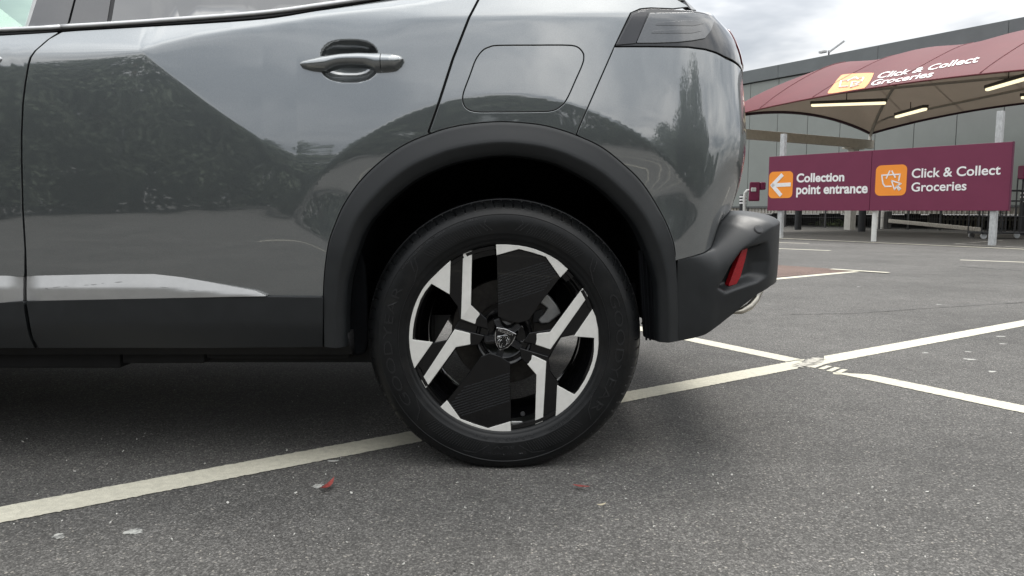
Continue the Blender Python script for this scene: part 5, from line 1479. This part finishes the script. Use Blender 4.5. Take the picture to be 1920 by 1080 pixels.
# frame pipes under the lining
def pipe(pts, r=.045, mat='steel_pipe'):
    MB().tube([tuple(p) for p in pts], r, 10).build('frame_pipe', mat, canopy, smooth=True)
for s0, u0, s1, u1 in ((0, DEP, 3.4, DEP / 2), (0, 0, 1.4, DEP / 2), (LEN, 0, LEN - 1.4, DEP / 2), (LEN, DEP, LEN - 3.4, DEP / 2)):
    pipe([cpt(s0 + (s1 - s0) * k / 16, u0 + (u1 - u0) * k / 16, -.09) for k in range(17)])
pz = ZC + .60
pipe([Vector((*(A0 + S_ * .5 + U * 1.6).xy, pz)), Vector((*(A0 + S_ * 8.6 + U * 4.4).xy, pz))], .035)
pipe([cpt(.2, DEP - .2, .18), Vector((*(A0 + S_ * 8.6 + U * 4.0).xy, pz + .05))], .035)
MB().tube([tuple(Bc - ZV * .02), tuple(Bc - ZV * .28)], .05, 12).build('corner_post', 'white_post', canopy)
MB().tube([tuple(cpt(0, 0)), tuple(cpt(0, 0) - ZV * .28)], .05, 12).build('corner_post', 'white_post', canopy)
# support beam and columns
bm0 = Vector(P(1637, 268, 24.9)); zbeam = Bc.z - .36
MB().bar(tuple(CB + U * .12 + ZV * zbeam), tuple(CB - U * 8.6 + ZV * zbeam), .16, .27).build('support_beam', 'steel_cream', canopy, bevel=.008)
for q, px in ((.9, 1585), (7.6, 0)):
    cpos = CB - U * q
    MB().box(cpos + ZV * ((zbeam - .13) / 2), (.30, .22, zbeam - .13), rz=math.atan2(U.y, U.x)).build('column', 'concrete_white', canopy, bevel=.008)
    MB().box(cpos + ZV * (zbeam - .17), (.80, .26, .05), rz=math.atan2(U.y, U.x)).build('column_cap', 'steel_cream', canopy, bevel=.004)
    for b_ in (-.28, 0, .28):
        MB().tube([tuple(cpos + U * b_ + ZV * (zbeam - .20)), tuple(cpos + U * b_ + ZV * (zbeam - .11))], .03, 8).build('cap_bolt', 'steel_cream', canopy)
# lettering and icon on the front slope
def cinv(px, py, s=4.0, u=1.2):
    for it in range(40):
        q = project(np.array(cpt(s, u))); ex, ey = px - q[0], py - q[1]
        if abs(ex) + abs(ey) < .1: break
        e = .01; qs = (project(np.array(cpt(s + e, u))) - q) / e; qu = (project(np.array(cpt(s, u + e))) - q) / e
        det = qs[0] * qu[1] - qs[1] * qu[0]
        if abs(det) < 1: det = 1
        s += max(-.4, min(.4, (ex * qu[1] - ey * qu[0]) / det)); u += max(-.4, min(.4, (qs[0] * ey - qs[1] * ex) / det))
        s = min(max(s, .1), LEN - .1); u = min(max(u, .02), DEP / 2 - .05)
    return s, u
def can_text(body, p0, p1, h0, offset):
    a = cinv(*p0); b = cinv(*p1); hh = cinv(*h0)
    v, f, wdt = text2d(body, offset=offset)
    ymax = max(q[1] for q in v)
    k0, k1 = (hh[0] - a[0]) / ymax, (hh[1] - a[1]) / ymax
    m = MB(); m.add([tuple(cpt(a[0] + (b[0] - a[0]) * x + k0 * y, a[1] + (b[1] - a[1]) * x + k1 * y, .012)) for x, y in v], f)
    m.build('lettering', 'fabric_white_print', canopy)
z2 = lambda x, y: (1380 + x / 3.556, y / 3.556)
can_text('Click & Collect', z2(930, 527), z2(1608, 417), z2(972, 485), .022)
can_text('Groceries', z2(888, 575), z2(1303, 515), z2(925, 536), .022)
def csurf(x, y, dz): s, u = cinv(x, y); return cpt(s, u, dz)
tl = smooth_curve([z2(*q) for q in [(612, 618), (640, 580), (690, 515), (730, 497), (900, 488), (915, 500), (890, 550), (855, 590), (815, 603), (640, 625)]], 4, closed=True)
m = MB(); vs = [tuple(csurf(x, y, .010)) for x, y in tl]; cc_ = tuple(csurf(*z2(762, 556), .010)); m.add(vs + [cc_], [(i, (i + 1) % len(vs), len(vs)) for i in range(len(vs))]); m.build('icon_tile', 'orange_faded', canopy)
m = MB()
for ln in ([(748, 580), (690, 585), (700, 545), (830, 525), (850, 522), (835, 550)], [(740, 548), (790, 520)], [(815, 535), (800, 520)], [(775, 552), (765, 588), (790, 578), (815, 572), (795, 565), (830, 555), (775, 552)]):
    m.tube([tuple(csurf(*z2(*q), .016)) for q in densify(ln, 12, False)], .022, 6)
m.build('basket_icon', 'fabric_white_print', canopy)
# tube lights hanging under the canopy
def tube_light(pa, pb, label):
    pa, pb = Vector(pa), Vector(pb); c = (pa + pb) / 2; r = empty('strip_light', tuple(c), label, 'light', 'strip lights under the canopy')
    MB().bar(tuple(pa + ZV * .07), tuple(pb + ZV * .07), .16, .08).build('housing', 'lamp_body', r, bevel=.01)
    MB().bar(tuple(pa), tuple(pb), .11, .075).build('tube', 'tube_light', r, bevel=.03, segs=3)
    MB().tube([tuple(c + ZV * .1), tuple(c + ZV * .30)], .012, 6).build('hanger', 'lamp_body', r)
tube_light(P(1523, 197.5, 21.0), P(1659, 193, 18.6), 'long lit strip light under the canopy beside its low corner pipe')
tube_light(P(1681, 219, 21.8), P(1735, 204.5, 19.6), 'short lit strip light under the canopy on the sloping pipe')
tube_light(P(1851, 168, 19.0), P(1935, 144, 16.6), 'lit strip light near the canopy lettering end on the sloping pipe')
tube_light(P(1917, 183, 19.6), P(1990, 180, 18.3), 'lit strip light under the canopy above the trolley cage')

# floodlight on the parapet
tq = along(1532, B0, W); fb = B0 + W * tq + U * .2
fl_ = empty('roof_floodlight', tuple(fb + ZV * Z2), 'small floodlight with angled bracket standing on the store parapet', 'light')
MB().tube([tuple(fb + ZV * Z2), tuple(fb + ZV * (Z2 + .22))], .03, 8).build('stalk', 'cage_metal', fl_)
MB().box(fb + W * .25 + ZV * (Z2 + .22), (.28, .16, .09), rz=RZW).build('lamp_head', 'galvanised', fl_, bevel=.02)
MB().bar(tuple(fb + ZV * (Z2 + .16)), tuple(fb - W * .62 + ZV * (Z2 + .46)), .05, .05).build('bracket_arm', 'galvanised', fl_)

# bollards
def bollard(px, py, h, label, bands=False):
    g = Vector(G(px, py)); r = empty('bollard', tuple(g), label, 'bollard', 'black bollards by the store')
    MB().tube([tuple(g), tuple(g + ZV * (h - .03)), tuple(g + ZV * h)], [.105, .105, .085], 20).build('shaft', 'bollard_black', r, bevel=.004)
    if bands:
        for z in (h - .30, h - .20, h - .10): MB().tube([tuple(g + ZV * z), tuple(g + ZV * (z + .05))], .107, 20).build('reflective_band', 'white_print', r)
bollard(1496, 431, 1.0, 'plain black bollard nearest the sign left post and weeds')
bollard(1615.5, 434.5, 1.0, 'plain black bollard between white column and round sign post')
bollard(1391, 431, 1.15, 'black bollard with white bands beside bent white pipe', True)
bollard(1917, 441, 1.15, 'black bollard with white bands beside the trolley cage', True)
# point box on a bent pipe
gb = Vector(G(1395, 436)); Db = gb.y
pb_ = empty('intercom_post', (gb.x, gb.y, 0), 'maroon intercom box on bent white pipe beside the direction sign', 'intercom')
pp = [P(1395.5, y, Db) for y in (436, 400, 372)] + [P(1397, 362, Db), P(1401, 357.5, Db), P(1408, 356.5, Db), P(1414, 356.5, Db)]
MB().tube(pp, .042, 14).build('bent_pipe', 'white_post', pb_, smooth=True)
bx0 = [P(x, y, Db - .10) for x, y in ((1406, 341), (1425, 341), (1424, 376.5), (1403, 376.5))]
MB().prism(bx0, (.10, .30, -.01)).build('box', 'box_maroon', pb_, bevel=.03, segs=3)
MB().box(Vector(P(1413, 355.5, Db - .12)), (.15, .04, .12)).build('box_plate', 'white_post', pb_, bevel=.02)
MB().box(Vector(P(1428, 349, Db + .06)), (.16, .30, .22)).build('box_hood', 'box_maroon', pb_, bevel=.04, segs=3)

# trolley cage at the right edge
gt_ = Vector(G(1845, 448)); tr = empty('trolley_cage', tuple(gt_), 'dark metal trolley cage with maroon handle standing behind the sign', 'trolley')
tdir = Vector((1, -.12, 0)).normalized(); tsd = Vector((.12, 1, 0)).normalized()
Lc = 1.05
def cagebar(a, b, r=.014, nm='frame_bar'): MB().tube([tuple(a), tuple(b)], r, 8).build(nm, 'cage_metal', tr)
for dd in (0, .62):
    o_ = gt_ + tsd * dd
    for x in (-.06, .36, .62, .74, Lc): cagebar(o_ + tdir * x + ZV * .12, o_ + tdir * x + ZV * (1.10 if x < 0 else 1.35))
    for z in (.14, .50, .85, 1.08): cagebar(o_ - tdir * .06 + ZV * z, o_ + tdir * Lc + ZV * z)
for x in (-.06, Lc):
    for z in (.14, 1.08): cagebar(gt_ + tdir * x + ZV * z, gt_ + tdir * x + tsd * .62 + ZV * z)
MB().box(gt_ + tdir * .42 + tsd * .3 + ZV * .13, (1.0, .6, .03)).build('deck', 'cage_metal', tr)
for x in (0, .98):
    for dd in (.03, .58):
        c = gt_ + tdir * x + tsd * dd
        MB().tube([tuple(c - tsd * .02 + ZV * .062), tuple(c + tsd * .02 + ZV * .062)], .062, 18).build('castor', 'galvanised', tr)
        MB().bar(tuple(c + ZV * .06), tuple(c + tdir * .03 + ZV * .13), .05, .05).build('castor_fork', 'galvanised', tr)
MB().box(gt_ + tdir * .95 + ZV * 1.47, (.62, .20, .30)).build('handle_cover', 'box_maroon', tr, bevel=.02)
MB().box(gt_ + tdir * .80 - tsd * .105 + ZV * 1.52, (.09, .01, .06)).build('paper_tag', 'white_print', tr)

# cream house seen through the front side window
hp = Vector((-16.2, 22.0, 0)); hs = empty('cream_gable_house', tuple(hp), 'pale cream gabled building seen through the car front window', 'building')
MB().box(hp + Vector((2.2, 2.5, 2.85)), (4.4, 5, 5.7)).build('wall', 'render_cream', hs)
MB().prism([tuple(hp + Vector((-6.5, 0, 5.9))), tuple(hp + Vector((-2.6, 0, 8.3))), tuple(hp + Vector((1.3, 0, 5.2))), tuple(hp + Vector((1.3, 0, 0))), tuple(hp + Vector((-6.5, 0, 0)))], (0, 5, 0)).build('gable', 'roof_pale', hs)
MB().bar(tuple(hp + Vector((-.3, -.1, 5.0))), tuple(hp + Vector((2.0, -.1, 5.05))), .1, .08).build('lamp_arm', 'cage_metal', hs)

# ------------------------------------------------------------------ trees behind the camera (mirrored in the paint and wheel)
def leafy(name, x, y, h, rx, mat, seed, low=.12, n=2600, label='leafy green tree standing along the hedge side of the car park'):
    rnd = np.random.RandomState(seed); r = empty(name, (x, y, 0), label, 'tree', 'trees along the car park edge')
    b = Vector((x, y, 0)); m = MB()
    m.tube([b, b + Vector((.1, 0, h * .35)), b + Vector((0, .1, h * .85))], [.03 * h, .022 * h, .005 * h], 8)
    for k in range(6):
        a = rnd.uniform(0, 6.28); z = h * rnd.uniform(.25, .6); e = b + Vector((math.cos(a) * rx * .7, math.sin(a) * rx * .7, z + h * .2))
        m.tube([b + ZV * z, (b + ZV * z).lerp(e, .5) + ZV * .1 * h * .3, e], [.012 * h, .008 * h, .003 * h], 6)
    m.build('trunk', 'bark', r, smooth=True)
    K = 46; cs = []
    while len(cs) < K:
        p = rnd.uniform(-1, 1, 3)
        if np.linalg.norm(p) < 1: cs.append(p)
    cs = np.array(cs); ce = np.stack([cs[:, 0] * rx, cs[:, 1] * rx, h * (low + (1 - low) * (cs[:, 2] * .5 + .5)) * .96], 1)
    sc = .16 * h * rnd.uniform(.5, 1.1, K)
    idx = rnd.randint(0, K, n); dirs = rnd.normal(size=(n, 3)); dirs /= np.linalg.norm(dirs, axis=1, keepdims=True)
    c = ce[idx] + dirs * (sc[idx] * rnd.uniform(.55, 1.0, n))[:, None]
    s = rnd.uniform(.06, .16, n) * (h / 8) ** .5
    q1 = rnd.normal(size=(n, 3)); q1 /= np.linalg.norm(q1, axis=1, keepdims=True)
    q2 = np.cross(q1, rnd.normal(size=(n, 3))); q2 /= np.linalg.norm(q2, axis=1, keepdims=True)
    c[:, 2] = np.maximum(c[:, 2], .15)
    v = np.stack([c - q1 * s[:, None], c - q2 * s[:, None] * .6, c + q1 * s[:, None], c + q2 * s[:, None] * .6], 1).reshape(-1, 3)
    me = bpy.data.meshes.new('crown'); me.from_pydata(v.tolist(), [], [(4 * i, 4 * i + 1, 4 * i + 2, 4 * i + 3) for i in range(n)])
    link('crown', me, mat, r)
rt = random.Random(11)
for i in range(17):
    ang = math.radians(-62 + 7.4 * i); d = 25 + rt.uniform(-2, 4)
    x, y = d * math.sin(ang), -d * math.cos(ang)
    h = rt.uniform(5.0, 8.0)
    leafy('broadleaf_tree', x, y, h, rt.uniform(2.0, 3.0), rt.choice(['foliage_dark', 'foliage_mid']), 100 + i, n=11000)
for i, (ang, d, h, rx) in enumerate(((49, 27, 12.0, 4.4), (41, 29, 9.0, 3.6), (57, 29, 8.6, 3.2), (-30, 31, 11, 4.2), (-21, 33, 10.0, 3.6), (-40, 30, 9.5, 3.2))):
    a = math.radians(ang); leafy('tall_tree', d * math.sin(a), -d * math.cos(a), h, rx, 'foliage_dark', 300 + i, low=.22, n=18000, label='tall dark tree rising above the hedge by the car park')
hg = MB(); n = 60000; rnd = np.random.RandomState(5)
ang = np.radians(rnd.uniform(-75, 80, n)); d = 33 + rnd.uniform(-.8, .8, n); z = rnd.uniform(0, 1, n) ** .8 * (2.8 + .7 * np.sin(ang * 23) + .4 * np.sin(ang * 57))
c = np.stack([d * np.sin(ang), -d * np.cos(ang), z], 1); q1 = rnd.normal(size=(n, 3)); q1 /= np.linalg.norm(q1, axis=1, keepdims=True)
q2 = np.cross(q1, rnd.normal(size=(n, 3))); q2 /= np.linalg.norm(q2, axis=1, keepdims=True); s = rnd.uniform(.08, .2, n)[:, None]
v = np.stack([c - q1 * s, c - q2 * s * .7, c + q1 * s, c + q2 * s * .7], 1).reshape(-1, 3)
me = bpy.data.meshes.new('hedge'); me.from_pydata(v.tolist(), [], [(4 * i, 4 * i + 1, 4 * i + 2, 4 * i + 3) for i in range(n)])
hd = link('boundary_hedge', me, 'foliage_mid'); tag(hd, 'long leafy green hedge along the edge of the car park', 'hedge', kind='stuff')

# ------------------------------------------------------------------ leaves and grit on the ground
def fallen_leaf(px0, px1, w, mat, label, curl=.012):
    a, b = Vector(G(*px0)), Vector(G(*px1)); d = b - a; L_ = d.length; d.normalize(); s = Vector((-d.y, d.x, 0)); vs = []; N = 12
    for i in range(N + 1):
        t = i / N; ww = w * math.sin(math.pi * t) ** .8 * (1 - .25 * t) + .0004
        z = .006 + curl * (2 * t - 1) ** 2 + .002
        c = a + d * (L_ * t)
        for q in (-1, 0, 1): vs.append(tuple(c + s * (q * ww) + ZV * (z + (.35 * ww if q else 0))))
    fs = [(i * 3 + j, (i + 1) * 3 + j, (i + 1) * 3 + j + 1, i * 3 + j + 1) for i in range(N) for j in range(2)]
    m = MB(); m.add(vs, fs); o = m.build('fallen_leaf', mat, None, smooth=True)
    sdm = o.modifiers.new('t', 'SOLIDIFY'); sdm.thickness = .0006
    tag(o, label, 'leaf', 'fallen red leaves')
    return o
fallen_leaf((600, 929.5), (627, 909.5), .0085, 'leaf_red', 'curled red fallen leaf on the asphalt beside a pale stain')
fallen_leaf((1074, 917), (1106, 920.5), .0050, 'leaf_red', 'thin dark red fallen leaf lying flat in front of the wheel', .003)
l3 = fallen_leaf((1119, 955.5), (1136, 952.5), .0040, 'leaf_dry', 'small pale dry leaf scrap on the asphalt', .004)
l3['group'] = 'leaf scraps'
m = MB(); rnd = random.Random(8)
for i in range(240):
    px, py = rnd.uniform(-40, 1960), rnd.uniform(720, 1110); c = Vector(G(px, py)); r = rnd.uniform(.0012, .0034)
    ax = [Vector((rnd.gauss(0, 1), rnd.gauss(0, 1), rnd.gauss(0, .6))).normalized() * r * rnd.uniform(.6, 1.3) for _ in range(3)]
    cc2 = c + ZV * r * .6
    m.add([cc2 + ax[0], cc2 - ax[0], cc2 + ax[1], cc2 - ax[1], cc2 + ax[2], cc2 - ax[2]], [(0, 2, 4), (2, 1, 4), (1, 3, 4), (3, 0, 4), (2, 0, 5), (1, 2, 5), (3, 1, 5), (0, 3, 5)])
gr = m.build('loose_grit', 'pebble', None); tag(gr, 'scattered pale grit chips on the asphalt', 'grit', kind='stuff')
